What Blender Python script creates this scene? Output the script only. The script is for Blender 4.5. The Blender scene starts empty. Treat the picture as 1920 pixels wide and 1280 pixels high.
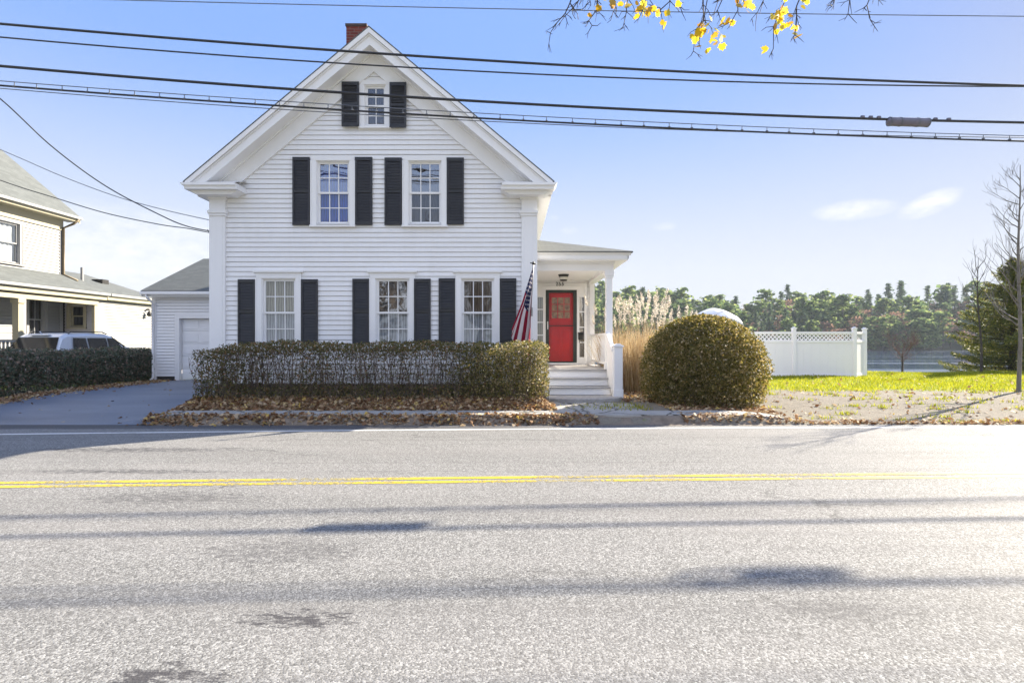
import bpy, bmesh, math, random
import numpy as np
from mathutils import Vector, Matrix

SC = bpy.context.scene
COL = SC.collection
R = math.radians
rnd = random.Random(7)
EYE = 1.55
FPX = 1040.0

# ------------------------------------------------------------------ helpers
class MB:
    """collects faces; build() links them as one mesh object"""
    def __init__(s):
        s.v = []; s.f = []; s.mi = []
    def poly(s, pts, mi=0):
        n = len(s.v); s.v.extend([tuple(p) for p in pts]); s.f.append(tuple(range(n, n + len(pts)))); s.mi.append(mi)
    def box(s, x0, x1, y0, y1, z0, z1, mi=0):
        n = len(s.v)
        s.v += [(x0,y0,z0),(x1,y0,z0),(x1,y1,z0),(x0,y1,z0),(x0,y0,z1),(x1,y0,z1),(x1,y1,z1),(x0,y1,z1)]
        for q in ((0,3,2,1),(4,5,6,7),(0,1,5,4),(1,2,6,5),(2,3,7,6),(3,0,4,7)):
            s.f.append(tuple(n + i for i in q)); s.mi.append(mi)
        return s
    def prism(s, poly, axis, a0, a1, mi=0):
        """poly: list of 2-D points; axis 'y': (x,z) extruded in y; 'x': (y,z) in x; 'z': (x,y) in z"""
        def P(p, a):
            return (p[0], a, p[1]) if axis == 'y' else (a, p[0], p[1]) if axis == 'x' else (p[0], p[1], a)
        n = len(s.v); k = len(poly)
        s.v += [P(p, a0) for p in poly] + [P(p, a1) for p in poly]
        s.f.append(tuple(n + i for i in range(k))); s.f.append(tuple(n + k + i for i in reversed(range(k)))); s.mi += [mi, mi]
        for i in range(k):
            j = (i + 1) % k
            s.f.append((n + i, n + k + i, n + k + j, n + j)); s.mi.append(mi)
        return s
    def tube(s, pts, rad, n=6, mi=0, caps=True):
        pts = [Vector(p) for p in pts]
        if not hasattr(rad, '__len__'): rad = [rad] * len(pts)
        base = len(s.v)
        up = None
        for i, p in enumerate(pts):
            d = (pts[min(i + 1, len(pts) - 1)] - pts[max(i - 1, 0)])
            if d.length < 1e-9: d = Vector((0, 0, 1))
            d.normalize()
            if up is None:
                a = Vector((0, 0, 1)) if abs(d.z) < .9 else Vector((1, 0, 0))
                up = d.cross(a).normalized()
            else:
                up = (up - d * up.dot(d))
                if up.length < 1e-6: up = d.orthogonal()
                up.normalize()
            w = d.cross(up)
            for k in range(n):
                t = 2 * math.pi * k / n
                q = p + (up * math.cos(t) + w * math.sin(t)) * rad[i]
                s.v.append((q.x, q.y, q.z))
        for i in range(len(pts) - 1):
            for k in range(n):
                a = base + i * n + k; b = base + i * n + (k + 1) % n
                s.f.append((a, b, b + n, a + n)); s.mi.append(mi)
        if caps and n > 2:
            s.f.append(tuple(base + k for k in reversed(range(n)))); s.mi.append(mi)
            e = base + (len(pts) - 1) * n
            s.f.append(tuple(e + k for k in range(n))); s.mi.append(mi)
        return s
    def lathe(s, cx, cy, prof, n=16, mi=0):
        """prof: list of (r, z)"""
        b = len(s.v)
        for r, z in prof:
            for k in range(n):
                t = 2 * math.pi * k / n
                s.v.append((cx + r * math.cos(t), cy + r * math.sin(t), z))
        for i in range(len(prof) - 1):
            for k in range(n):
                a = b + i * n + k; c = b + i * n + (k + 1) % n
                s.f.append((a, c, c + n, a + n)); s.mi.append(mi)
        s.f.append(tuple(b + k for k in reversed(range(n)))); s.mi.append(mi)
        e = b + (len(prof) - 1) * n
        s.f.append(tuple(e + k for k in range(n))); s.mi.append(mi)
        return s
    def build(s, name, mat, parent=None, smooth=False, bevel=0.0, local=False):
        me = bpy.data.meshes.new(name)
        me.from_pydata(s.v, [], s.f)
        mats = mat if isinstance(mat, (list, tuple)) else [mat]
        for m in mats: me.materials.append(m)
        if len(mats) > 1: me.polygons.foreach_set('material_index', s.mi)
        me.update()
        bm = bmesh.new(); bm.from_mesh(me)
        bmesh.ops.recalc_face_normals(bm, faces=bm.faces[:])
        bm.to_mesh(me); bm.free()
        if smooth: me.polygons.foreach_set('use_smooth', [True] * len(me.polygons))
        o = bpy.data.objects.new(name, me); COL.objects.link(o)
        if bevel:
            md = o.modifiers.new('bevel', 'BEVEL'); md.width = bevel; md.segments = 2; md.limit_method = 'ANGLE'
        if parent is not None: attach(o, parent, local)
        return o

def attach(o, parent, local=False):
    o.parent = parent
    if not local and parent.parent is None:
        o.matrix_parent_inverse = (Matrix.Translation(parent.location) @ parent.rotation_euler.to_matrix().to_4x4()).inverted()

def npmesh(name, V, F, mat, parent=None, local=False, mi=None, smooth=False):
    """V (n,3) array, F (m,k) array of equal-sized faces"""
    me = bpy.data.meshes.new(name)
    m, k = F.shape
    me.vertices.add(len(V)); me.vertices.foreach_set('co', np.ascontiguousarray(V, np.float32).ravel())
    me.loops.add(m * k); me.loops.foreach_set('vertex_index', np.ascontiguousarray(F, np.int32).ravel())
    me.polygons.add(m); me.polygons.foreach_set('loop_start', np.arange(0, m * k, k, dtype=np.int32))
    mats = mat if isinstance(mat, (list, tuple)) else [mat]
    for q in mats: me.materials.append(q)
    if mi is not None: me.polygons.foreach_set('material_index', np.ascontiguousarray(mi, np.int32))
    if smooth: me.polygons.foreach_set('use_smooth', np.ones(m, bool))
    me.update(calc_edges=True); me.validate()
    o = bpy.data.objects.new(name, me); COL.objects.link(o)
    if parent is not None: attach(o, parent, local)
    return o

def leaf_arrays(C, size, seed=0, aspect=.55, flat=0.0, fold=.25):
    """diamond leaves at centres C with random orientation; flat>0 pulls normals towards +z"""
    g = np.random.default_rng(seed)
    n = len(C)
    size = np.broadcast_to(np.asarray(size, float), (n,))
    N = g.normal(size=(n, 3)); N[:, 2] += flat * 3
    N /= np.linalg.norm(N, axis=1, keepdims=True) + 1e-9
    A = g.normal(size=(n, 3)); T = np.cross(N, A); T /= np.linalg.norm(T, axis=1, keepdims=True) + 1e-9
    B = np.cross(N, T)
    s = size[:, None]
    V = np.stack([C + T * s * .6, C + B * s * aspect * .6 + N * s * fold * .3, C - T * s * .6, C - B * s * aspect * .6 + N * s * fold * .3], 1).reshape(-1, 3)
    F = np.arange(n * 4).reshape(n, 4)
    return V, F

def leaves(name, C, size, mat, parent=None, seed=0, aspect=.55, flat=0.0, local=False, fold=.25):
    V, F = leaf_arrays(np.asarray(C, float), size, seed, aspect, flat, fold)
    return npmesh(name, V, F, mat, parent, local)

def empty(name, loc, label=None, cat=None, group=None):
    o = bpy.data.objects.new(name, None); COL.objects.link(o)
    o.location = loc; o.empty_display_size = .2
    tag(o, label, cat, group)
    return o
def tag(o, label=None, cat=None, group=None, kind=None):
    if label: o['label'] = label
    if cat: o['category'] = cat
    if group: o['group'] = group
    if kind: o['kind'] = kind
    return o

# ------------------------------------------------------------------ materials
def newmat(name):
    m = bpy.data.materials.new(name); m.use_nodes = True
    nt = m.node_tree; nt.nodes.clear()
    out = nt.nodes.new('ShaderNodeOutputMaterial')
    return m, nt, out
def N(nt, t, **kw):
    n = nt.nodes.new(t)
    for k, v in kw.items():
        if hasattr(n, k): setattr(n, k, v)
    return n
def L(nt, a, b): nt.links.new(a, b)
def ramp(nt, fac, stops, interp='LINEAR'):
    r = nt.nodes.new('ShaderNodeValToRGB'); r.color_ramp.interpolation = interp
    e = r.color_ramp.elements
    while len(e) < len(stops): e.new(.5)
    for el, (p, c) in zip(e, stops):
        el.position = p; el.color = (c[0], c[1], c[2], 1)
    if fac is not None: nt.links.new(fac, r.inputs[0])
    return r
def noise(nt, scale, detail=4, rough=.55, vec=None, dist=0.0):
    n = nt.nodes.new('ShaderNodeTexNoise'); n.inputs['Scale'].default_value = scale
    n.inputs['Detail'].default_value = detail; n.inputs['Roughness'].default_value = rough; n.inputs['Distortion'].default_value = dist
    if vec is not None: nt.links.new(vec, n.inputs['Vector'])
    return n
def coords(nt, scale=(1, 1, 1), kind='Object'):
    tc = nt.nodes.new('ShaderNodeTexCoord'); mp = nt.nodes.new('ShaderNodeMapping')
    mp.inputs['Scale'].default_value = scale
    nt.links.new(tc.outputs[kind], mp.inputs['Vector'])
    return mp.outputs[0]
def math_(nt, op, a, b=None, c=None, clamp=False):
    n = nt.nodes.new('ShaderNodeMath'); n.operation = op; n.use_clamp = clamp
    for i, x in enumerate((a, b, c)):
        if x is None: continue
        if isinstance(x, (int, float)): n.inputs[i].default_value = x
        else: nt.links.new(x, n.inputs[i])
    return n.outputs[0]
def mixc(nt, fac, a, b, mode='MIX'):
    n = nt.nodes.new('ShaderNodeMix'); n.data_type = 'RGBA'; n.blend_type = mode
    if isinstance(fac, (int, float)): n.inputs[0].default_value = fac
    else: nt.links.new(fac, n.inputs[0])
    for i, x in ((6, a), (7, b)):
        if isinstance(x, tuple): n.inputs[i].default_value = (*x[:3], 1)
        else: nt.links.new(x, n.inputs[i])
    return n.outputs[2]
def bumpn(nt, h, strength=.3, dist=.01):
    b = nt.nodes.new('ShaderNodeBump'); b.inputs['Strength'].default_value = strength; b.inputs['Distance'].default_value = dist
    nt.links.new(h, b.inputs['Height']); return b.outputs[0]
def bsdf(nt, out, col, rough=.6, metal=0.0, normal=None, spec=.5):
    b = nt.nodes.new('ShaderNodeBsdfPrincipled')
    if isinstance(col, tuple): b.inputs['Base Color'].default_value = (*col[:3], 1)
    else: nt.links.new(col, b.inputs['Base Color'])
    if isinstance(rough, (int, float)): b.inputs['Roughness'].default_value = rough
    else: nt.links.new(rough, b.inputs['Roughness'])
    b.inputs['Metallic'].default_value = metal
    b.inputs['Specular IOR Level'].default_value = spec
    if normal is not None: nt.links.new(normal, b.inputs['Normal'])
    if out is not None: nt.links.new(b.outputs[0], out.inputs[0])
    return b

def simple(name, c1, c2=None, scale=3.0, rough=.6, metal=0.0, bump=0.0, bscale=None, spec=.5, stretch=(1, 1, 1)):
    m, nt, out = newmat(name)
    v = coords(nt, stretch)
    c2 = c2 or tuple(x * .85 for x in c1)
    n = noise(nt, scale, 5, .6, v)
    r = ramp(nt, n.outputs[0], [(.35, c1), (.68, c2)])
    nm = None
    if bump:
        nb = noise(nt, bscale or scale * 8, 3, .6, v); nm = bumpn(nt, nb.outputs[0], bump, .01)
    bsdf(nt, out, r.outputs[0], rough, metal, nm, spec)
    return m

def leafmat(name, stops, trans=.35, rough=.5, tcol=None, spec=.3):
    """per-leaf random colour, part translucent"""
    m, nt, out = newmat(name)
    g = N(nt, 'ShaderNodeNewGeometry')
    r = ramp(nt, g.outputs['Random Per Island'], stops)
    b = bsdf(nt, None, r.outputs[0], rough, spec=spec)
    t = N(nt, 'ShaderNodeBsdfTranslucent')
    if tcol: L(nt, mixc(nt, 1.0, r.outputs[0], tcol, 'MULTIPLY'), t.inputs[0])
    else: L(nt, r.outputs[0], t.inputs[0])
    mx = N(nt, 'ShaderNodeMixShader'); mx.inputs[0].default_value = trans
    L(nt, b.outputs[0], mx.inputs[1]); L(nt, t.outputs[0], mx.inputs[2]); L(nt, mx.outputs[0], out.inputs[0])
    return m

def shingle(name, c1, c2, axis):
    """asphalt shingles; axis 'x' when the courses run along x, 'y' along y"""
    m, nt, out = newmat(name)
    tc = N(nt, 'ShaderNodeTexCoord'); sp = N(nt, 'ShaderNodeSeparateXYZ'); L(nt, tc.outputs['Object'], sp.inputs[0])
    cb = N(nt, 'ShaderNodeCombineXYZ')
    if axis == 'x':
        L(nt, sp.outputs[0], cb.inputs[0]); L(nt, math_(nt, 'MULTIPLY', sp.outputs[1], 1.25), cb.inputs[1])
    else:
        L(nt, sp.outputs[1], cb.inputs[0]); L(nt, math_(nt, 'MULTIPLY', sp.outputs[0], 1.25), cb.inputs[1])
    br = N(nt, 'ShaderNodeTexBrick'); L(nt, cb.outputs[0], br.inputs[0])
    br.inputs['Scale'].default_value = 1.0; br.inputs['Brick Width'].default_value = .3; br.inputs['Row Height'].default_value = .14
    br.inputs['Mortar Size'].default_value = .006; br.inputs['Color1'].default_value = (*c1, 1); br.inputs['Color2'].default_value = (*c2, 1)
    br.inputs['Mortar'].default_value = (c1[0] * .45, c1[1] * .45, c1[2] * .45, 1)
    n = noise(nt, 2.2, 5, .6, tc.outputs['Object']); n2 = noise(nt, 160, 2, .6, tc.outputs['Object'])
    c = mixc(nt, math_(nt, 'MULTIPLY', n.outputs[0], .5), br.outputs[0], tuple(x * .7 for x in c2))
    c = mixc(nt, math_(nt, 'MULTIPLY', n2.outputs[0], .45), c, tuple(min(1, x * 1.7) for x in c1))
    nm = bumpn(nt, br.outputs['Fac'], -.6, .012)
    bsdf(nt, out, c, .9, 0, nm, .25)
    return m

M = {}
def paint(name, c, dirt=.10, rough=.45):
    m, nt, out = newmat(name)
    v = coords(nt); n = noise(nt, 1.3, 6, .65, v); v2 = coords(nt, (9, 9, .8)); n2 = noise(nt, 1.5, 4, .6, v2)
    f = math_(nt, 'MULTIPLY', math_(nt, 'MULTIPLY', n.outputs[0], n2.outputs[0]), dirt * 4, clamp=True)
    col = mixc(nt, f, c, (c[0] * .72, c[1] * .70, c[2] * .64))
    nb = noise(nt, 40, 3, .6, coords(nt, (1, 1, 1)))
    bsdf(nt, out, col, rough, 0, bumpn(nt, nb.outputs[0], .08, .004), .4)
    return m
M['siding'] = paint('white_siding_paint', (.87, .865, .87), .15)
M['trim'] = paint('white_trim_paint', (.87, .865, .865), .06, .4)
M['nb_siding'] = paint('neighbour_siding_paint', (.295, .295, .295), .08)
M['nb_trim'] = paint('yellow_trim_paint', (.38, .345, .245), .12)
M['nb_porch'] = paint('shaded_porch_paint', (.50, .49, .50), .10)  # shade on the white porch walls, put into the paint colour
M['shutter'] = simple('black_shutter_paint', (.020, .021, .026), (.028, .028, .032), 4, .45, bump=.1, bscale=30)
M['roof_x'] = shingle('grey_shingles', (.122, .132, .128), (.075, .081, .079), 'x')
M['roof_y'] = shingle('grey_shingles_side', (.128, .138, .134), (.080, .086, .084), 'y')
M['dark'] = simple('dark_room', (.03, .028, .026), (.05, .045, .04), 1.5, .9)
M['metal'] = simple('grey_metal', (.35, .35, .36), None, 4, .4, .8)
M['blackmetal'] = simple('black_metal', (.02, .02, .02), (.035, .032, .03), 8, .4, .3)
M['cable'] = simple('black_cable', (.018, .018, .022), (.03, .03, .035), 3, .5)
M['cable_grey'] = simple('grey_cable', (.10, .11, .13), (.14, .15, .17), 3, .45)
M['closure'] = simple('grey_closure_plastic', (.13, .12, .16), (.17, .16, .20), 6, .5)
M['vinyl'] = paint('white_vinyl', (.86, .835, .865), .06, .4)
M['foundation'] = simple('foundation_stone', (.05, .047, .043), (.085, .08, .072), 3, .9, bump=.4)
M['bark'] = simple('grey_bark', (.20, .185, .165), (.10, .09, .08), 14, .9, bump=.6, bscale=40, stretch=(1, 1, .25))
M['bark_dark'] = simple('dark_bark', (.075, .06, .05), (.04, .034, .03), 14, .9, bump=.5, bscale=40, stretch=(1, 1, .25))
M['twig'] = simple('hedge_twig', (.085, .06, .045), (.17, .13, .095), 9, .85)

def glassmat(name, refl=.28, tint=(.92, .95, .97), rough=.015, wav=.02):
    m, nt, out = newmat(name)
    v = coords(nt); n = noise(nt, 1.6, 2, .5, v)
    nm = bumpn(nt, n.outputs[0], wav, .4)
    lw = N(nt, 'ShaderNodeLayerWeight'); lw.inputs[0].default_value = .5
    f = math_(nt, 'ADD', math_(nt, 'MULTIPLY', math_(nt, 'POWER', lw.outputs['Facing'], 4.0), .85), refl + .04, clamp=True)
    t = N(nt, 'ShaderNodeBsdfTransparent'); t.inputs[0].default_value = (*tint, 1)
    g = N(nt, 'ShaderNodeBsdfGlossy'); g.inputs['Roughness'].default_value = rough; g.inputs['Color'].default_value = (.95, .97, 1, 1)
    L(nt, nm, g.inputs['Normal'])
    mx = N(nt, 'ShaderNodeMixShader'); L(nt, f, mx.inputs[0]); L(nt, t.outputs[0], mx.inputs[1]); L(nt, g.outputs[0], mx.inputs[2])
    L(nt, mx.outputs[0], out.inputs[0])
    return m
M['glass'] = glassmat('window_glass', .10)
M['glass_strong'] = glassmat('window_glass_reflecting', .30)
M['glass_low'] = glassmat('clear_glass', -.028)
M['screen'] = simple('insect_screen', (.16, .17, .19), (.22, .23, .25), 30, .8)

def curtainmat(name, c):
    m, nt, out = newmat(name)
    w = N(nt, 'ShaderNodeTexWave'); w.inputs['Scale'].default_value = 5.0; w.inputs['Distortion'].default_value = 4.0
    w.inputs['Detail'].default_value = 3; w.inputs['Detail Scale'].default_value = 1.2
    L(nt, coords(nt, (1, 1, .35)), w.inputs['Vector'])
    col = mixc(nt, w.outputs[0], tuple(x * .55 for x in c), c)
    b = bsdf(nt, None, col, .9, spec=.1)
    t = N(nt, 'ShaderNodeBsdfTranslucent'); L(nt, col, t.inputs[0])
    mx = N(nt, 'ShaderNodeMixShader'); mx.inputs[0].default_value = .3
    L(nt, b.outputs[0], mx.inputs[1]); L(nt, t.outputs[0], mx.inputs[2]); L(nt, mx.outputs[0], out.inputs[0])
    return m
M['lace'] = curtainmat('lace_curtain', (.52, .55, .58))
M['drape_cream'] = curtainmat('cream_drape', (.50, .46, .34))
M['drape_white'] = curtainmat('white_drape', (.82, .82, .80))
M['drape_brown'] = curtainmat('brown_drape', (.20, .15, .11))
M['drape_sky_reflect'] = curtainmat('sky_reflect_drape', (.03, .12, .62))  # sky reflected in the upper left window, put into the cloth colour
M['drape_dark'] = curtainmat('dark_drape', (.07, .07, .08))

def brickmat():
    m, nt, out = newmat('red_brick')
    tc = N(nt, 'ShaderNodeTexCoord'); sp = N(nt, 'ShaderNodeSeparateXYZ'); L(nt, tc.outputs['Object'], sp.inputs[0])
    cb = N(nt, 'ShaderNodeCombineXYZ'); L(nt, math_(nt, 'ADD', sp.outputs[0], sp.outputs[1]), cb.inputs[0]); L(nt, sp.outputs[2], cb.inputs[1])
    br = N(nt, 'ShaderNodeTexBrick'); L(nt, cb.outputs[0], br.inputs[0]); br.inputs['Scale'].default_value = 1
    br.inputs['Brick Width'].default_value = .2; br.inputs['Row Height'].default_value = .07; br.inputs['Mortar Size'].default_value = .006
    br.inputs['Color1'].default_value = (.26, .06, .045, 1); br.inputs['Color2'].default_value = (.17, .04, .035, 1); br.inputs['Mortar'].default_value = (.22, .18, .16, 1)
    n = noise(nt, 9, 4, .6, tc.outputs['Object'])
    bsdf(nt, out, mixc(nt, math_(nt, 'MULTIPLY', n.outputs[0], .4), br.outputs[0], (.09, .04, .035)), .85, 0, bumpn(nt, br.outputs['Fac'], -.4, .01), .2)
    return m
M['brick'] = brickmat()
M['brick_dark'] = simple('sooty_cap', (.06, .05, .05), (.10, .06, .05), 6, .9, bump=.3)
SUN_E, SKY_S, EXPO = 2.0, .15, 3.15
SKY_AIR, SKY_DUST, SKY_OZONE = 1.0, .2, 1.5
SKY_TINT, SKY_K = (.90, .94, 1.15), 2.2
CLOUD = (.83, .83, .83)
FILL_CLOUD = (1.13, 1.20, 1.42)  # colour of the added fill clouds behind the camera
PALE = (.665, .685, .75)
HAZE = .00024
# ------------------------------------------------------------------ ground
def sst(a, b, x):
    t = np.clip((x - a) / (b - a), 0, 1); return t * t * (3 - 2 * t)
KERB = 10.27
def gz(x, y):
    """height of the land beyond the road"""
    x = np.asarray(x, float); y = np.asarray(y, float)
    wid = sst(-7.25, -6.75, x) * (1 - sst(4.3, 6.0, x))       # strip with the footway
    b1 = .20 * sst(KERB, 14.5, y)
    b2 = .14 * sst(KERB, KERB + .22, y) + .06 * sst(11.1, 14.0, y)
    z = b1 * (1 - wid) + b2 * wid
    bed = sst(-7.0, -6.6, x) * (1 - sst(.55, 1.0, x)) * sst(11.05, 11.75, y) * (1 - sst(12.9, 14.5, y) * .5)
    z = z + .19 * bed
    z = z + .05 * np.sin(x * .9 + 1.0) * np.sin(y * .55) * sst(15, 18, y)
    bank = sst(24.0, 34.0, y + 0 * x)
    z = z - 3.6 * bank
    z = np.where(y < KERB, -.06 - .02 * sst(KERB, KERB - .5, y), z)
    return z
def gz1(x, y): return float(gz(x, y))

def grid_mesh(name, xs, ys, zf, mat):
    X, Y = np.meshgrid(xs, ys, indexing='xy'); Z = zf(X, Y)
    V = np.stack([X, Y, Z], -1).reshape(-1, 3)
    nx, ny = len(xs), len(ys)
    i = np.arange(nx - 1)[None, :] + np.arange(ny - 1)[:, None] * nx
    F = np.stack([i, i + 1, i + 1 + nx, i + nx], -1).reshape(-1, 4)
    return npmesh(name, V, F, mat, smooth=True)

# land: bare soil, worn grass and dead leaves
def landmat():
    m, nt, out = newmat('soil_and_worn_grass')
    tc = N(nt, 'ShaderNodeTexCoord'); P = tc.outputs['Object']
    sp = N(nt, 'ShaderNodeSeparateXYZ'); L(nt, P, sp.inputs[0])
    n1 = noise(nt, .55, 6, .65, P); n2 = noise(nt, 6, 6, .7, P); n3 = noise(nt, 60, 3, .7, P)
    nst = noise(nt, 1.0, 5, .6, coords(nt, (.35, 3.2, 1)))
    soil = ramp(nt, n2.outputs[0], [(.3, (.17, .15, .115)), (.5, (.235, .21, .165)), (.72, (.13, .105, .08))]).outputs[0]
    soil = mixc(nt, math_(nt, 'MULTIPLY', nst.outputs[0], .55), soil, (.28, .26, .225))
    soil = mixc(nt, ramp(nt, n3.outputs[0], [(.56, (0, 0, 0)), (.66, (1, 1, 1))]).outputs[0], soil, (.16, .12, .085))
    grass = ramp(nt, n3.outputs[0], [(.3, (.11, .16, .02)), (.7, (.26, .31, .04))]).outputs[0]
    # lawn begins about y = 15 with a ragged edge
    edge = math_(nt, 'ADD', sp.outputs[1], math_(nt, 'MULTIPLY', math_(nt, 'SUBTRACT', n2.outputs[0], .5), 2.4))
    edge = math_(nt, 'ADD', edge, math_(nt, 'MULTIPLY', math_(nt, 'SUBTRACT', n1.outputs[0], .5), 1.5))
    lawn = N(nt, 'ShaderNodeMapRange'); lawn.inputs['From Min'].default_value = 15.0; lawn.inputs['From Max'].default_value = 15.7; L(nt, edge, lawn.inputs[0])
    tuft = ramp(nt, noise(nt, 2.3, 5, .7, P).outputs[0], [(.60, (0, 0, 0)), (.68, (1, 1, 1))]).outputs[0]
    f = math_(nt, 'MAXIMUM', lawn.outputs[0], math_(nt, 'MULTIPLY', tuft, .45))
    col = mixc(nt, f, soil, grass)
    h = math_(nt, 'ADD', n3.outputs[0], math_(nt, 'MULTIPLY', n2.outputs[0], 2.0))
    bsdf(nt, out, col, .95, 0, bumpn(nt, h, .7, .03), .15)
    return m
M['land'] = landmat()
xs = np.unique(np.concatenate([np.arange(-60, -16, 1.2), np.arange(-16, 20, .16), np.arange(20, 61, 1.2)]))
ys = np.unique(np.concatenate([np.arange(9.8, 15, .09), np.arange(15, 26, .3), np.arange(26, 44, 1.0)]))
tag(grid_mesh('ground', xs, ys, gz, M['land']), kind='structure')
M['far_land'] = simple('far_land', (.10, .09, .05), (.06, .065, .03), .08, .95)
b = MB(); b.poly([(-2500, -2500, -3.9), (2500, -2500, -3.9), (2500, 2500, -3.9), (-2500, 2500, -3.9)])
tag(b.build('lower_ground', M['far_land']), kind='structure')
# land on the camera's side of the road and to the sides
M['verge'] = simple('roadside_grass', (.12, .14, .04), (.20, .17, .09), 1.4, .95, bump=.6, bscale=30)
b = MB(); b.poly([(-120, -160, -.03), (120, -160, -.03), (120, -1.2, -.03), (-120, -1.2, -.03)])
tag(b.build('near_verge', M['verge']), kind='structure')

# road -------------------------------------------------------------
def roadmat():
    m, nt, out = newmat('worn_asphalt')
    tc = N(nt, 'ShaderNodeTexCoord'); P = tc.outputs['Object']
    sp = N(nt, 'ShaderNodeSeparateXYZ'); L(nt, P, sp.inputs[0])
    warp = noise(nt, .35, 3, .5, P)
    wy = math_(nt, 'ADD', sp.outputs[1], math_(nt, 'MULTIPLY', math_(nt, 'SUBTRACT', warp.outputs[0], .5), .25))
    big = noise(nt, .5, 6, .6, coords(nt, (.35, 1.2, 1)))
    st = noise(nt, 2.2, 5, .6, coords(nt, (.10, 2.2, 1)))
    ag = N(nt, 'ShaderNodeTexVoronoi'); ag.inputs['Scale'].default_value = 88; L(nt, P, ag.inputs['Vector'])
    fine = noise(nt, 100, 3, .72, P); mid = noise(nt, 36, 4, .7, P)
    col = ramp(nt, ag.outputs['Color'], [(.0, (.090, .089, .085)), (.5, (.212, .210, .202)), (1, (.42, .417, .40))]).outputs[0]
    pit = ramp(nt, fine.outputs[0], [(.36, (0, 0, 0)), (.46, (1, 1, 1))]).outputs[0]
    col = mixc(nt, pit, (.035, .035, .034), col)
    f2 = math_(nt, 'MULTIPLY', ramp(nt, mid.outputs[0], [(.5, (0, 0, 0)), (.72, (1, 1, 1))]).outputs[0], .45)
    col = mixc(nt, f2, col, (.15, .145, .14))
    f3 = math_(nt, 'MULTIPLY', ramp(nt, big.outputs[0], [(.45, (0, 0, 0)), (.75, (1, 1, 1))]).outputs[0], .40)
    col = mixc(nt, f3, col, (.285, .272, .26))
    f4 = math_(nt, 'MULTIPLY', ramp(nt, st.outputs[0], [(.52, (0, 0, 0)), (.75, (1, 1, 1))]).outputs[0], .35)
    col = mixc(nt, f4, col, (.17, .165, .16))
    # long seams left by the paver
    for y0, w, k in ((8.72, .016, .75), (8.35, .03, .35), (7.1, .022, .5), (6.62, .05, .25)):
        d = math_(nt, 'ABSOLUTE', math_(nt, 'SUBTRACT', wy, y0))
        s = math_(nt, 'SUBTRACT', 1.0, math_(nt, 'DIVIDE', d, w), clamp=True)
        br = ramp(nt, noise(nt, 1.5, 4, .7, coords(nt, (1.0, .2, 1))).outputs[0], [(.38, (0, 0, 0)), (.55, (1, 1, 1))]).outputs[0]
        col = mixc(nt, math_(nt, 'MULTIPLY', math_(nt, 'MULTIPLY', s, br), k), col, (.06, .06, .06))
    # darker polished wheel lanes
    for y0, w, k in ((3.35, .55, .16), (5.15, .5, .13), (7.55, .45, .14), (9.1, .35, .10)):
        d = math_(nt, 'DIVIDE', math_(nt, 'ABSOLUTE', math_(nt, 'SUBTRACT', wy, y0)), w)
        s = math_(nt, 'SUBTRACT', 1.0, math_(nt, 'MULTIPLY', d, d), clamp=True)
        col = mixc(nt, math_(nt, 'MULTIPLY', math_(nt, 'MULTIPLY', s, st.outputs[0]), k * 2), col, (.10, .098, .095))
    # wandering hairline cracks
    vc = N(nt, 'ShaderNodeTexVoronoi'); vc.feature = 'DISTANCE_TO_EDGE'; vc.inputs['Scale'].default_value = .42
    ma = N(nt, 'ShaderNodeVectorMath'); ma.operation = 'MULTIPLY_ADD'; L(nt, noise(nt, 1.7, 6, .65, P).outputs[1], ma.inputs[0]); ma.inputs[1].default_value = (.9, .9, 0); L(nt, coords(nt, (.55, 1, 0)), ma.inputs[2])
    L(nt, ma.outputs[0], vc.inputs['Vector'])
    ck = ramp(nt, vc.outputs['Distance'], [(.002, (1, 1, 1)), (.007, (0, 0, 0))]).outputs[0]
    cg = ramp(nt, noise(nt, .45, 3, .6, P).outputs[0], [(.50, (0, 0, 0)), (.60, (1, 1, 1))]).outputs[0]
    col = mixc(nt, math_(nt, 'MULTIPLY', math_(nt, 'MULTIPLY', ck, cg), .6), col, (.05, .05, .05))
    # ragged worn-through patches
    for cx, cy, rx, ry, k in ((-5.4, 7.95, 3.0, .34, .85), (-4.6, 6.62, 2.4, .22, .8), (-1.2, 3.1, .62, .20, 1.0), (-1.62, 2.56, .55, .24, 1.0), (-6.2, 5.75, 1.6, .35, .6), (-7.2, 6.55, 2.4, .28, .85), (-3.4, 5.5, 1.8, .45, .6), (-1.7, 4.1, 1.3, .5, .5), (1.9, 3.2, .8, .3, .4), (.35, 6.5, .16, .06, .8)):
        dx = math_(nt, 'DIVIDE', math_(nt, 'SUBTRACT', sp.outputs[0], cx), rx); dy = math_(nt, 'DIVIDE', math_(nt, 'SUBTRACT', sp.outputs[1], cy), ry)
        r2 = math_(nt, 'ADD', math_(nt, 'MULTIPLY', dx, dx), math_(nt, 'MULTIPLY', dy, dy))
        fall = math_(nt, 'SUBTRACT', 1.0, r2, clamp=True)
        nn = noise(nt, 13, 6, .8, coords(nt, (.6, 1.5, 1)))
        mk = ramp(nt, math_(nt, 'ADD', math_(nt, 'MULTIPLY', fall, .25), math_(nt, 'MULTIPLY', nn.outputs[0], .75)), [(.565, (0, 0, 0)), (.63, (1, 1, 1))]).outputs[0]
        col = mixc(nt, math_(nt, 'MULTIPLY', math_(nt, 'MULTIPLY', mk, k), math_(nt, 'GREATER_THAN', fall, .001)), col, (.07, .068, .07))
    # darker newer tar along the far gutter at the left
    nn = noise(nt, 1.2, 4, .6, P)
    g1 = math_(nt, 'ADD', sp.outputs[1], math_(nt, 'MULTIPLY', nn.outputs[0], .25))
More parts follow.
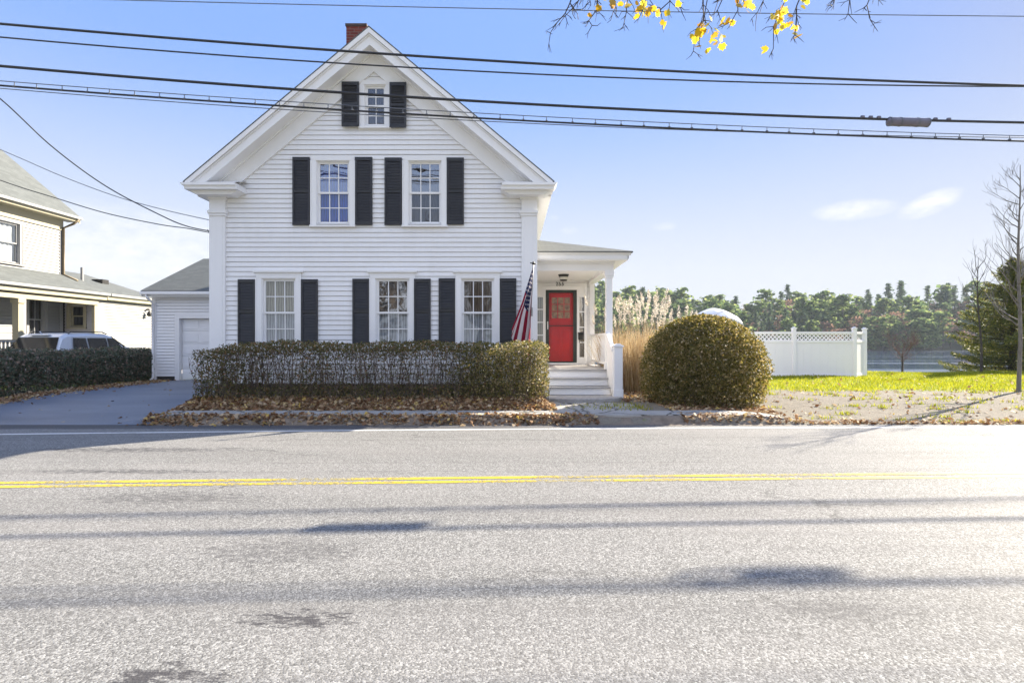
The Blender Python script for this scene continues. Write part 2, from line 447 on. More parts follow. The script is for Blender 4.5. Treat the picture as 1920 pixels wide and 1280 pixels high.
    gut = N(nt, 'ShaderNodeMapRange'); gut.inputs['From Min'].default_value = 9.92; gut.inputs['From Max'].default_value = 10.02; L(nt, g1, gut.inputs[0])
    lx = N(nt, 'ShaderNodeMapRange'); lx.inputs['From Min'].default_value = 3.2; lx.inputs['From Max'].default_value = -.5; L(nt, sp.outputs[0], lx.inputs[0])
    col = mixc(nt, math_(nt, 'MULTIPLY', math_(nt, 'MULTIPLY', gut.outputs[0], lx.outputs[0]), .8), col, (.075, .075, .08))
    h = math_(nt, 'ADD', math_(nt, 'MULTIPLY', ag.outputs['Distance'], -1.2), fine.outputs[0])
    ro = ramp(nt, st.outputs[0], [(.3, (.68, .68, .68)), (.7, (.82, .82, .82))]).outputs[0]
    bsdf(nt, out, col, ro, 0, bumpn(nt, h, .30, .006), .10)
    return m
M['road'] = roadmat()
def road_edge(x): return KERB + .0 * x
b = MB()
rx = list(np.arange(-60, 60.1, 2.0))
for i in range(len(rx) - 1):
    b.poly([(rx[i], -1.6, 0), (rx[i + 1], -1.6, 0), (rx[i + 1], KERB + .1, 0), (rx[i], KERB + .1, 0)])
road = tag(b.build('road', M['road']), kind='structure')

def linemat(name, c, wear):
    m, nt, out = newmat(name)
    tc = N(nt, 'ShaderNodeTexCoord'); P = tc.outputs['Object']
    n = noise(nt, 22, 6, .75, P); n2 = noise(nt, 1.3, 4, .6, coords(nt, (.5, 1, 1)))
    f = math_(nt, 'ADD', math_(nt, 'MULTIPLY', n.outputs[0], .6), math_(nt, 'MULTIPLY', n2.outputs[0], .5))
    k = ramp(nt, f, [(wear, (0, 0, 0)), (wear + .12, (1, 1, 1))]).outputs[0]
    pb = bsdf(nt, None, c, .55, spec=.5)
    t = N(nt, 'ShaderNodeBsdfTransparent')
    mx = N(nt, 'ShaderNodeMixShader'); L(nt, k, mx.inputs[0]); L(nt, pb.outputs[0], mx.inputs[1]); L(nt, t.outputs[0], mx.inputs[2]); L(nt, mx.outputs[0], out.inputs[0])
    return m
M['yellow'] = linemat('yellow_road_paint', (.56, .43, .035), .50)
M['white_line'] = linemat('white_road_paint', (.70, .70, .68), .60)
def strip(name, pts, w, mat, parent, z=.004):
    b = MB()
    for (x0, y0), (x1, y1) in zip(pts[:-1], pts[1:]):
        b.poly([(x0, y0 - w / 2, z), (x1, y1 - w / 2, z), (x1, y1 + w / 2, z), (x0, y0 + w / 2, z)])
    return b.build(name, mat, parent)
def curve_pts(f, x0=-45, x1=45, n=46):
    return [(x0 + (x1 - x0) * i / (n - 1), f(x0 + (x1 - x0) * i / (n - 1))) for i in range(n)]
yl = lambda x: 6.235 + .040 * x - .0006 * x * x
wl = lambda x: 9.80 + .045 * x - .0022 * x * x if -10 < x < 10 else (9.80 + .45 - .22 if x >= 10 else 9.80 - .45 - .22)
strip('yellow_line', curve_pts(lambda x: yl(x) + .085), .10, M['yellow'], road)
strip('yellow_line', curve_pts(lambda x: yl(x) - .085), .10, M['yellow'], road)
strip('edge_line', curve_pts(wl), .10, M['white_line'], road)

# driveway ---------------------------------------------------------
def drivemat():
    m, nt, out = newmat('driveway_asphalt')
    tc = N(nt, 'ShaderNodeTexCoord'); P = tc.outputs['Object']
    n1 = noise(nt, .7, 5, .6, coords(nt, (.5, 1.6, 1))); n2 = noise(nt, 90, 3, .7, P); n3 = noise(nt, 5, 5, .7, P)
    c = ramp(nt, n1.outputs[0], [(.35, (.115, .13, .165)), (.7, (.19, .21, .25))]).outputs[0]
    c = mixc(nt, math_(nt, 'MULTIPLY', n2.outputs[0], .3), c, (.04, .04, .045))
    c = mixc(nt, ramp(nt, n3.outputs[0], [(.66, (0, 0, 0)), (.74, (.6, .6, .6))]).outputs[0], c, (.27, .27, .28))
    bsdf(nt, out, c, .5, 0, bumpn(nt, n2.outputs[0], .5, .006), .5)
    return m
M['drive'] = drivemat()
def dr_left(y): return -12.15
def dr_right(y): return -6.95 + (.35 if y < 10.6 else 0) * max(0, (10.6 - y)) * 2
b = MB()
yy = [KERB + .02] + list(np.arange(10.5, 19.1, .25)) + [19.02]
NX = 16
rows = []
for y in yy:
    flare = max(0, 11.3 - y)
    l = -12.1 - flare * 1.6; r_ = -7.0 + (flare * .5 if y < 11.3 else 0)
    if y < 10.5: r_ = -6.75
    rows.append([(l + (r_ - l) * k / NX, y) for k in range(NX + 1)])
for a, c in zip(rows[:-1], rows[1:]):
    for k in range(NX):
        q = [a[k], a[k + 1], c[k + 1], c[k]]
        b.poly([(x, y, gz1(x, y) * 1.0 + .022 if y > KERB + .05 else .005) for x, y in q])
tag(b.build('driveway', M['drive'], smooth=True), kind='structure')

# footway + kerb ---------------------------------------------------
def concmat():
    m, nt, out = newmat('old_concrete')
    tc = N(nt, 'ShaderNodeTexCoord'); P = tc.outputs['Object']
    n1 = noise(nt, 1.6, 6, .65, P); n2 = noise(nt, 45, 4, .7, P)
    vor = N(nt, 'ShaderNodeTexVoronoi'); vor.feature = 'DISTANCE_TO_EDGE'; vor.inputs['Scale'].default_value = .95
    L(nt, noise(nt, 3, 3, .5, P).outputs[1], vor.inputs['Vector'])
    mp = N(nt, 'ShaderNodeVectorMath'); mp.operation = 'MULTIPLY_ADD'
    L(nt, noise(nt, 2.0, 3, .6, P).outputs[1], mp.inputs[0]); mp.inputs[1].default_value = (.5, .5, .5); L(nt, P, mp.inputs[2])
    L(nt, mp.outputs[0], vor.inputs['Vector'])
    crack = ramp(nt, vor.outputs['Distance'], [(.012, (1, 1, 1)), (.03, (0, 0, 0))]).outputs[0]
    c = ramp(nt, n1.outputs[0], [(.3, (.30, .295, .28)), (.55, (.42, .41, .39)), (.75, (.25, .235, .20))]).outputs[0]
    c = mixc(nt, math_(nt, 'MULTIPLY', n2.outputs[0], .35), c, (.2, .19, .17))
    c = mixc(nt, math_(nt, 'MULTIPLY', crack, .85), c, (.06, .055, .045))
    bsdf(nt, out, c, .9, 0, bumpn(nt, math_(nt, 'SUBTRACT', n2.outputs[0], crack), .6, .01), .2)
    return m
M['conc'] = concmat()
gx = list(np.arange(-6.75, 5.2, .14))
b = MB()
for i in range(len(gx) - 1):
    a0, a1 = gx[i], gx[i + 1]
    w0 = .05 * math.sin(a0 * 2.1) + .03 * math.sin(a0 * 5.3); w1 = .05 * math.sin(a1 * 2.1) + .03 * math.sin(a1 * 5.3)
    for y0, y1 in ((10.52, 10.8), (10.8, 11.12)):
        b.poly([(a0, y0 + w0, gz1(a0, y0) + .026), (a1, y0 + w1, gz1(a1, y0) + .026), (a1, y1 + w1, gz1(a1, y1) + .026), (a0, y1 + w0, gz1(a0, y1) + .026)])
    b.poly([(a0, 10.52 + w0, gz1(a0, 10.52) - .03), (a1, 10.52 + w1, gz1(a1, 10.52) - .03), (a1, 10.52 + w1, gz1(a1, 10.52) + .026), (a0, 10.52 + w0, gz1(a0, 10.52) + .026)])
tag(b.build('footway', M['conc']), kind='structure')
b = MB()
for i in range(12):
    a0, a1 = .45 + 2.2 * i / 12, .45 + 2.2 * (i + 1) / 12
    f = lambda a: 11.1 + .05 * math.sin(a * 2.1) + .03 * math.sin(a * 5.3)
    e = lambda a: 12.75 - .55 * max(0, a - 1.7) + .05 * math.sin(a * 7)
    for k in range(5):
        q = [(a0, f(a0) + (e(a0) - f(a0)) * k / 5), (a1, f(a1) + (e(a1) - f(a1)) * k / 5), (a1, f(a1) + (e(a1) - f(a1)) * (k + 1) / 5), (a0, f(a0) + (e(a0) - f(a0)) * (k + 1) / 5)]
        b.poly([(x, y, gz1(max(x, 1.0), y) + .014) for x, y in q])
tag(b.build('path', M['conc'], smooth=True), kind='structure')
M['kerb'] = simple('tar_kerb', (.15, .12, .09), (.25, .20, .15), 8, .9, bump=.6, bscale=50)
b = MB()
for i in range(len(gx) - 1):
    a0, a1 = gx[i], gx[i + 1]
    prof = [(KERB - .03, .004)] + [(KERB + q, gz1(-3, KERB + q) + .008) for q in (.04, .10, .16, .22, .28)]
    for (y0, z0), (y1, z1) in zip(prof[:-1], prof[1:]):
        j0 = .025 * math.sin(a0 * 3.7) + .02 * math.sin(a0 * 8.1); j1 = .025 * math.sin(a1 * 3.7) + .02 * math.sin(a1 * 8.1)
        e0 = 1 if a0 < 3.9 else max(.1, 1 - (a0 - 3.9) / 1.3); e1 = 1 if a1 < 3.9 else max(.1, 1 - (a1 - 3.9) / 1.3)
        b.poly([(a0, y0 + j0, z0 * e0), (a1, y0 + j1, z0 * e1), (a1, y1 + j1, z1 * e1), (a0, y1 + j0, z1 * e0)])
tag(b.build('kerb', M['kerb'], smooth=True), kind='structure')

# water + far shore ---------------------------------------------------
def watermat():
    m, nt, out = newmat('lake_water')
    P = coords(nt, (.05, .5, 1)); n = noise(nt, 3.0, 5, .65, P); n2 = noise(nt, .35, 4, .6, coords(nt, (.02, .35, 1)))
    b = bsdf(nt, out, (.05, .085, .16), ramp(nt, n2.outputs[0], [(.54, (.03, .03, .03)), (.68, (.28, .28, .28))]).outputs[0], 0, bumpn(nt, n.outputs[0], .035, .2), .5)
    return m
M['water'] = watermat()
b = MB(); b.poly([(-400, 30, -2.75), (600, 30, -2.75), (600, 268, -2.75), (-400, 268, -2.75)])
tag(b.build('lake', M['water']), kind='structure')
def hillz(x, y):
    t = sst(258, 345, y)
    return -3.6 + t * (15.5 + 3.0 * np.sin(x * .021 + .8) + 1.5 * np.sin(x * .055)) + .9 * sst(255, 262, y)
tag(grid_mesh('far_shore', np.arange(-300, 560, 10.0), np.concatenate([np.arange(254, 270, 2.0), np.arange(270, 420, 8.0)]), hillz, M['far_land']), kind='structure')
# ------------------------------------------------------------------ building helpers
def clap(mb, P, u, n, z0, z1, span, holes=(), ex=.114, t=.020, gap=.009):
    """clapboards on a vertical plane through P; span(z) -> (a, b) along u; holes (a0, a1, z0, z1)"""
    P = Vector(P); u = Vector(u); n = Vector(n); Z = Vector((0, 0, 1))
    cuts = sorted({h[2] for h in holes} | {h[3] for h in holes})
    z = z0
    while z < z1 - 1e-4:
        zt = min(z + ex, z1)
        lv = [z] + [c for c in cuts if z + .004 < c < zt - .004] + [zt]
        for za, zb in zip(lv[:-1], lv[1:]):
            a0, b0 = span(za); a1, b1 = span(zb)
            zm = (za + zb) / 2
            hs = sorted([(h[0], h[1]) for h in holes if h[2] < zm < h[3]])
            segs = []; cur = None
            l = [(a0, a1)]; 
            left = (a0, a1)
            for h0, h1 in hs:
                segs.append((left, (h0, h0))); left = (h1, h1)
            segs.append((left, (b0, b1)))
            oa = t * (1 - (za - z) / ex); ob = t * (1 - (zb - z) / ex)
            top = zb == zt and zt < z1
            zq = zb - (gap if top else 0)
            for (la, lb), (ra, rb) in segs:
                if ra - la < .004 and rb - lb < .004: continue
                lb = min(lb, rb); la = min(la, ra)
                mb.poly([P + u * la + n * oa + Z * (za - P.z), P + u * ra + n * oa + Z * (za - P.z), P + u * rb + n * ob + Z * (zq - P.z), P + u * lb + n * ob + Z * (zq - P.z)])
                if top: mb.poly([P + u * lb + n * ob + Z * (zq - P.z), P + u * rb + n * ob + Z * (zq - P.z), P + u * rb - n * .02 + Z * (zb - P.z), P + u * lb - n * .02 + Z * (zb - P.z)])
                if za == z:
                    mb.poly([P + u * la + Z * (za - P.z) - n * .02, P + u * ra + Z * (za - P.z) - n * .02, P + u * ra + n * oa + Z * (za - P.z), P + u * la + n * oa + Z * (za - P.z)])
        z = zt

def window(parent, P, u, n, gl, gr, zb, zt, casing=.15, cols=3, rows=(2, 2), trim='trim', head=.0, sill=True, glass='glass', low_glass=None,
           drape='drape_dark', lace=None, name='window', top_m=None, cap=0.0):
    """double-hung window. gl..gr x zb..zt = the glass; plane through P with normal n pointing out"""
    P = Vector(P); u = Vector(u); n = Vector(n)
    def bx(mb, a0, a1, z0, z1, d0, d1):
        pts = []
        for d in (d0, d1):
            for a, z in ((a0, z0), (a1, z0), (a1, z1), (a0, z1)):
                q = P + u * a + n * d; pts.append((q.x, q.y, z))
        k = len(mb.v); mb.v += pts
        for f in ((0, 1, 2, 3), (7, 6, 5, 4), (0, 4, 5, 1), (1, 5, 6, 2), (2, 6, 7, 3), (3, 7, 4, 0)):
            mb.f.append(tuple(k + i for i in f)); mb.mi.append(0)
    sw = .045                                             # sash stile
    ol, orr, ob, ot = gl - sw - .02, gr + sw + .02, zb - sw - .02, zt + sw + .02      # opening
    b = MB()
    bx(b, ol - casing, ol, ob - (.03 if sill else 0), ot, -.02, .040)
    bx(b, orr, orr + casing, ob - (.03 if sill else 0), ot, -.02, .040)
    bx(b, ol - casing - head * .35, orr + casing + head * .35, ot, ot + casing * .95 + head, -.02, .044)
    if cap: bx(b, ol - casing - .06, orr + casing + .06, ot + casing * .95 + head + .001, ot + casing * .95 + head + .045, -.02, .085)
    # outer bead round the casing
    bx(b, ol - casing - .018, ol - casing + .012, ob - .02, ot - .002, -.02, .056)
    bx(b, orr + casing - .012, orr + casing + .018, ob - .02, ot - .002, -.02, .056)
    # jambs
    bx(b, ol - .001, ol + .02, ob, ot, -.12, .012); bx(b, orr - .02, orr + .001, ob, ot, -.12, .012)
    bx(b, ol + .02, orr - .02, ot - .02, ot, -.12, .012); bx(b, ol + .02, orr - .02, ob, ob + .02, -.12, .012)
    if sill: bx(b, ol - casing - .03, orr + casing + .03, ob - .075, ob - .031, -.02, .085)
    w = b.build(name, M[trim], parent)
    zm = (zb + zt) / 2
    for (s0, s1, d, up, ncol, nrow) in ((zm, zt, -.035, True, cols, rows[0]), (zb, zm, -.062, False, cols, rows[1])):
        if nrow == 0: continue
        s = MB()
        bx(s, gl - sw, gl, s0 - .02, s1 + (sw if up else .02), d - .03, d); bx(s, gr, gr + sw, s0 - .02, s1 + (sw if up else .02), d - .03, d)
        bx(s, gl, gr, s1 - (0 if up else .02), s1 + (sw if up else .022), d - .03, d - .001)
        bx(s, gl, gr, s0 - (.022 if up else sw), s0 + (.022 if up else 0), d - .03, d - .001)
        bb, tt = (s0 + .022, s1) if up else (s0, s1 - .02)
        for k in range(1, ncol):
            a = gl + (gr - gl) * k / ncol; bx(s, a - .010, a + .010, bb, tt, d - .026, d - .004)
        for k in range(1, nrow):
            z = bb + (tt - bb) * k / nrow; bx(s, gl, gr, z - .010, z + .010, d - .025, d - .005)
        s.build('sash', M[trim], w)
        p = MB(); dd = d - .018
        p.poly([tuple(P + u * gl + n * dd)[:2] + (bb,), tuple(P + u * gr + n * dd)[:2] + (bb,), tuple(P + u * gr + n * dd)[:2] + (tt,), tuple(P + u * gl + n * dd)[:2] + (tt,)])
        p.build('pane', M[glass if up or not low_glass else low_glass], w)
    # what hangs behind the glass
    def sheet(nm, a0, a1, z0, z1, dep, amp, per, mat):
        q = MB(); k = 36
        for i in range(k):
            x0, x1 = a0 + (a1 - a0) * i / k, a0 + (a1 - a0) * (i + 1) / k
            f0, f1 = dep + amp * math.sin(x0 * per), dep + amp * math.sin(x1 * per)
            A = P + u * x0 + n * f0; B = P + u * x1 + n * f1
            q.poly([(A.x, A.y, z0), (B.x, B.y, z0), (B.x, B.y, z1), (A.x, A.y, z1)])
        return q.build(nm, M[mat], w)
    if lace: sheet('curtain', gl - .03, gr + .03, zb - .03, zm + .02, -.125, .010, 42, lace)
    if drape: sheet('curtain', gl - .03, gr + .03, (zm if lace else zb - .03), zt + .03, -.14, .012, 30, drape)
    r = MB()
    A = P + u * (ol - .02) - n * .13; B = P + u * (orr + .02) - n * .13; C = P + u * (orr + .02) - n * .5; D = P + u * (ol - .02) - n * .5
    z0, z1 = ob - .02, ot + .02
    r.poly([(C.x, C.y, z0), (D.x, D.y, z0), (D.x, D.y, z1), (C.x, C.y, z1)])
    r.poly([(A.x, A.y, z0), (D.x, D.y, z0), (D.x, D.y, z1), (A.x, A.y, z1)]); r.poly([(B.x, B.y, z0), (C.x, C.y, z0), (C.x, C.y, z1), (B.x, B.y, z1)])
    r.poly([(A.x, A.y, z1), (B.x, B.y, z1), (C.x, C.y, z1), (D.x, D.y, z1)]); r.poly([(A.x, A.y, z0), (B.x, B.y, z0), (C.x, C.y, z0), (D.x, D.y, z0)])
    r.build('reveal', M['dark'], w)
    return (ol, orr, ob, ot)

def shutter(parent, x0, x1, y, z0, z1):
    b = MB(); d0, d1 = y - .050, y - .014
    b.box(x0, x0 + .045, d0, d1, z0, z1); b.box(x1 - .045, x1, d0, d1, z0, z1)
    zs = [z0, z0 + .07]
    for za, zb in ((z0, z0 + .08), (z1 - .08, z1), ((z0 + z1) / 2 - .03, (z0 + z1) / 2 + .03)):
        b.box(x0 + .045, x1 - .045, d0 + .001, d1, za, zb)
    z = z0 + .085
    while z < z1 - .1:
        if not ((z0 + z1) / 2 - .065 < z < (z0 + z1) / 2 + .03):
            b.poly([(x0 + .045, d0 + .008, z), (x1 - .045, d0 + .008, z), (x1 - .045, d1 - .010, z + .042), (x0 + .045, d1 - .010, z + .042)])
            b.poly([(x0 + .045, d0 + .008, z), (x1 - .045, d0 + .008, z), (x1 - .045, d0 + .012, z - .006), (x0 + .045, d0 + .012, z - .006)])
        z += .036
    b.poly([(x0, d1 - .004, z0), (x1, d1 - .004, z0), (x1, d1 - .004, z1), (x0, d1 - .004, z1)])
    return b.build('shutter', M['shutter'], parent)

# ------------------------------------------------------------------ the white house
S = 80.0; HY = 13.0
def hx(px): return (px - 960) / S
def hz(py): return EYE + (640 - py) / S
house = empty('gabled_house', (-3.23, HY, .25), 'white two-storey clapboard house with black shutters, brick chimney and red front door', 'house')
XL, XR, XC = -7.03, .56, -3.23
BACK = 21.6
def zr(x): return 8.64 - .836 * abs(x - XC)              # top of the front roof edge
Z0 = .57
wins = [  # glass in pixels: x0, x1, y0, y1
    (497, 550, 527, 645), (710, 763, 527, 645), (870, 922, 527, 645),
    (599, 651, 307, 415), (771, 823, 307, 415)]
att = (689, 719, 165, 231)
holes = []
for x0, x1, y0, y1 in wins + [att]:
    holes.append((hx(x0) - .09, hx(x1) + .09, hz(y1) - .09, hz(y0) + .09))
b = MB()
def gspan(z):
    lim = (8.64 - .40 - z) / .836
    return (max(XL + .02, XC - lim), min(XR - .02, XC + lim))
clap(b, (0, HY, 0), (1, 0, 0), (0, -1, 0), Z0, 8.2, gspan, holes)
clap(b, (XR - .01, 0, 0), (0, 1, 0), (1, 0, 0), Z0, 5.0, lambda z: (HY + .02, BACK))
clap(b, (XL + .01, 0, 0), (0, 1, 0), (-1, 0, 0), Z0, 5.0, lambda z: (HY + .02, BACK))
clap(b, (0, BACK, 0), (1, 0, 0), (0, 1, 0), Z0, 8.2, gspan)
b.build('wall', M['siding'], house)
b = MB()
b.box(XL + .04, XR - .04, HY + .03, BACK - .03, -.2, Z0 + .02); b.build('foundation', M['foundation'], house)
b = MB(); b.box(XL + .02, XR - .02, HY - .03, BACK + .03, Z0 - .01, Z0 + .03); b.build('water_table', M['trim'], house)
# inner lining keeps the rooms dark
b = MB(); b.prism([(XL + .06, Z0), (XR - .06, Z0), (XR - .06, 4.9), (XC, 8.05), (XL + .06, 4.9)], 'y', HY + .55, BACK - .1); b.build('room_lining', M['dark'], house)

# windows and shutters
drapes = [('drape_cream', 'lace'), ('drape_dark', 'lace'), ('drape_brown', 'lace'), ('drape_sky_reflect', None), ('drape_dark', None)]
for i, ((x0, x1, y0, y1), (dr, lc)) in enumerate(zip(wins, drapes)):
    window(house, (0, HY, 0), (1, 0, 0), (0, -1, 0), hx(x0), hx(x1), hz(y1), hz(y0), casing=.125 if i < 3 else .115, head=.015 if i < 3 else 0.0, cap=(.045 if i < 3 else 0),
           drape=dr, lace=lc, glass='glass_strong' if i in (1, 3, 4) else 'glass', low_glass='glass')
x0, x1, y0, y1 = att
window(house, (0, HY, 0), (1, 0, 0), (0, -1, 0), hx(x0), hx(x1), hz(y1), hz(y0), casing=.10, cols=2, rows=(2, 2), drape='drape_dark')
for x0, x1, y0, y1 in [(448, 480, 524, 645), (566, 597, 524, 645), (662, 693, 523, 644), (777, 808, 523, 644), (823, 854, 522, 642), (937, 968, 522, 642),
                       (550, 582, 296, 423), (667, 699, 296, 423), (722, 754, 297, 423), (838, 870, 297, 422), (643, 675, 157, 240), (732, 763, 158, 242)]:
    shutter(house, hx(x0), hx(x1), HY - (.014 if y0 > 250 else .058), hz(y1), hz(y0))

# pilasters
for a0, a1 in ((XL - .0, XL + .34), (XR - .34, XR)):
    b = MB()
    b.box(a0, a1, HY - .075, HY + .03, Z0 - .0, 4.86); b.box(a0 + .06, a1 - .06, HY - .082, HY - .07, Z0 + .35, 4.46)
    b.box(a0 - .05, a1 + .05, HY - .13, HY + .03, 4.53, 4.60); b.box(a0 - .03, a1 + .03, HY - .105, HY + .03, 4.47, 4.53)
    b.box(a0 - .02, a1 + .02, HY - .09, HY + .03, Z0 - .02, Z0 + .26)
    b.box(a0 - .04, a1 + .04, HY - .11, HY + .03, 4.86, 4.93)
    b.build('pilaster', M['trim'], house, bevel=.006)
# side faces of the corner boards
for xx in (XL, XR):
    b = MB(); b.box(xx - .03, xx + .03, HY - .07, HY + .3, Z0, 4.92); b.build('corner_board', M['trim'], house)

# roof
YF = 12.52
def slope_poly(side, up0, up1, zmin):
    """XZ polygon between roof line -up0 and -up1, cut off at zmin; side -1 left, +1 right"""
    def X(z, up): return XC + side * (8.64 - up - z) / .836
    top0, top1 = 8.64 - up0, 8.64 - up1
    xe = XC + side * 4.15
    pts = [(XC, top0)]
    zo = zr(xe) - up0
    if zo > zmin: pts += [(xe, zo), (xe, zmin)]
    else: pts += [(X(zmin, up0), zmin)]
    pts += [(X(zmin, up1), zmin), (XC, top1)]
    return pts
b = MB()
for s in (-1, 1):
    xe = XC + s * 4.19
    b.prism([(XC, 8.665), (xe, 8.665 - .836 * 4.19), (xe, 8.665 - .836 * 4.19 - .03), (XC, 8.635)], 'y', YF - .02, BACK + .35)
roof = b.build('roof', M['roof_y'], house)
b = MB(); b.box(-4.01, -3.53, 13.42, 14.0, 7.6, 9.22)
ch = b.build('chimney', M['brick'], roof)
b = MB(); b.box(-4.03, -3.51, 13.40, 14.02, 9.17, 9.23); b.box(-3.95, -3.59, 13.5, 13.92, 9.23, 9.26); b.build('chimney_cap', M['brick_dark'], ch)

ZE = 5.06
b = MB()
for s in (-1, 1):
    b.prism(slope_poly(s, .02, .37, ZE), 'y', YF + .05, YF + .10)               # fascia
    b.prism(slope_poly(s, .008, .125, ZE + .05), 'y', YF - .015, YF + .05)         # crown mould
    b.prism(slope_poly(s, .135, .165, ZE + .05), 'y', YF + .02, YF + .05)
b.build('rake_board', M['trim'], house)
b = MB()
for s in (-1, 1):
    b.prism(slope_poly(s, .33, .352, ZE), 'y', YF + .10, HY + .01)
    b.prism(slope_poly(s, .352, .40, ZE), 'y', HY - .095, HY - .03)                # bed mould
b.build('soffit', M['trim'], house)
b = MB()
for s in (-1, 1):
    b.prism(slope_poly(s, .352, .77, ZE - .04), 'y', HY - .048, HY + .004)
    b.prism(slope_poly(s, .76, .79, ZE - .04), 'y', HY - .062, HY + .004)
b.build('frieze_board', M['trim'], house)
for s in (-1, 1):
    b = MB()
    xa, xb = XC + s * 4.17, XC + s * 2.98
    lo, hi = min(xa, xb), max(xa, xb)
    b.box(lo, hi, YF - .01, HY + .02, 4.99, 5.07)
    b.prism([(lo - (.04 if s < 0 else -.02), 5.07), (hi + (.04 if s > 0 else -.02), 5.07), (hi + (.08 if s > 0 else -.03), 5.13), (lo - (.08 if s < 0 else -.03), 5.13)], 'y', YF - .05, HY + .02)
    b.prism([(lo + .05, 4.99), (hi - .05, 4.99), (hi - .20 * 1, 4.90), (lo + .20 * 1, 4.90)], 'y', YF + .12, HY + .02)
    # sloping cover of the return
    b.poly([(lo, YF - .04, 5.131), (hi, YF - .04, 5.131), (hi, HY, 5.30), (lo, HY, 5.30)])
    b.build('cornice_return', M['trim'], house)
for s in (-1, 1):                                                                  # eaves along both sides
    b = MB(); xa = XC + s * 4.15; xw = XL if s < 0 else XR
    lo, hi = min(xa, xw), max(xa, xw)
    b.box(lo, hi, HY + .02, BACK + .3, 4.95, 4.99)
    b.box(min(xa, xa - s * .03), max(xa, xa - s * .03), HY + .02, BACK + .3, 4.99, 5.14)
    b.box(min(xw, xw + s * .05), max(xw, xw + s * .05), HY + .3, BACK, 4.72, 4.95)
    b.build('eave', M['trim'], house)

# wires' anchor bracket on the left side
b = MB(); b.box(-7.13, -7.04, 13.2, 13.3, 4.0, 4.25); b.tube([(-7.1, 13.25, 4.1), (-7.12, 13.25, 2.3)], .02, 6); b.build('service_bracket', M['metal'], house)

# ---- ell with the front door
EY = 17.1; EX = 2.52
b = MB()
DX0, DX1 = 1.035, 1.99
FZ = .85
dz0, dz1 = .90, 3.13
dholes = [(DX0 - .02, DX1 + .02, .5, dz1 + .01), ((1007 - 960) / 60.8 - .0, (1018.5 - 960) / 60.8, 1.35, 2.93), ((1085.5 - 960) / 60.8, (1096.5 - 960) / 60.8, 1.05, 2.93)]
clap(b, (0, EY, 0), (1, 0, 0), (0, -1, 0), .5, 3.9, lambda z: (XR - .02, EX), dholes + [(.5, 2.26, .3, 3.3)])
clap(b, (EX, 0, 0), (0, 1, 0), (1, 0, 0), .5, 3.9, lambda z: (EY, BACK))
clap(b, (0, BACK - .2, 0), (1, 0, 0), (0, 1, 0), .5, 3.9, lambda z: (XR - .02, EX))
b.build('wall', M['siding'], house)
# flat panelled surround with sidelights
b = MB(); y0, y1 = EY - .05, EY + .0
sl = [dholes[1][:2], dholes[2][:2]]
b.box(.54, sl[0][0], y0, y1, FZ, 3.34); b.box(sl[0][1], DX0 - .0, y0, y1, FZ, dz1); b.box(DX1, sl[1][0], y0, y1, FZ, dz1); b.box(sl[1][1], 2.26, y0, y1, FZ, 3.34)
b.box(sl[0][0], sl[1][1], y0, y1, dz1, 3.34); b.box(sl[0][0], sl[0][1], y0, y1, 2.93, dz1); b.box(sl[1][0], sl[1][1], y0, y1, 2.93, dz1)
b.box(sl[0][0], sl[0][1], y0, y1, FZ, 1.35); b.box(sl[1][0], sl[1][1], y0, y1, FZ, 1.05)
b.box(DX0 - .08, DX0 - .001, y0 - .025, y0 - .001, FZ, dz1 + .08); b.box(DX1 + .001, DX1 + .08, y0 - .025, y0 - .001, FZ, dz1 + .08); b.box(DX0, DX1, y0 - .026, y0 - .001, dz1 + .001, dz1 + .08)
b.box(DX0 - .12, DX1 + .12, y0 - .06, y0 - .001, dz1 + .081, dz1 + .115)
b.box(EX - .12, EX + .02, EY - .04, EY + .2, FZ, 3.4)
b.box(2.22, 2.30, y0 - .03, y0 - .001, FZ, 3.34)
b.build('door_surround', M['trim'], house)
for (a0, a1), zb, dr in ((sl[0], 1.35, 'drape_cream'), (sl[1], 1.05, 'drape_brown')):
    b = MB(); yy0, yy1 = EY - .035, EY + .0
    nz = 4
    for k in range(nz + 1):
        z = zb + (2.93 - zb) * k / nz
        b.box(a0, a1, yy0, yy1, max(zb, z - .018), min(2.93, z + .018))
    b.box(a0, a0 + .012, yy0 - .002, yy1, zb, 2.93); b.box(a1 - .012, a1, yy0 - .002, yy1, zb, 2.93)
    s = b.build('sidelight', M['trim'], house)
    p = MB(); p.poly([(a0, EY - .012, zb), (a1, EY - .012, zb), (a1, EY - .012, 2.93), (a0, EY - .012, 2.93)]); p.build('pane', M['glass'], s)
    p = MB(); p.poly([(a0 - .05, EY + .06, zb - .05), (a1 + .05, EY + .06, zb - .05), (a1 + .05, EY + .06, 2.98), (a0 - .05, EY + .06, 2.98)]); p.build('curtain', M[dr], s)

# storm door in front of the red door
M['storm'] = simple('dark_green_storm_door', (.018, .026, .022), (.026, .034, .03), 5, .4)
M['red'] = simple('red_door_paint', (.62, .008, .010), (.50, .006, .010), 2.5, .35, bump=.05)
M['amber_reflection'] = simple('leaded_glass', (.38, .20, .09), (.15, .06, .03), 9, .25, spec=.8)  # brown reflection in the door glass, put into its colour
b = MB(); ys = EY - .055
b.box(DX0, DX0 + .10, ys - .03, EY - .02, dz0, dz1); b.box(DX1 - .11, DX1, ys - .03, EY - .02, dz0, dz1)
b.box(DX0 + .10, DX1 - .11, ys - .03, EY - .02, dz1 - .09, dz1); b.box(DX0 + .10, DX1 - .11, ys - .03, EY - .02, dz0, dz0 + .04)
b.box(DX0 + .10, DX1 - .11, ys - .025, EY - .028, 2.02, 2.045)
sd = b.build('storm_door', M['storm'], house, bevel=.004)
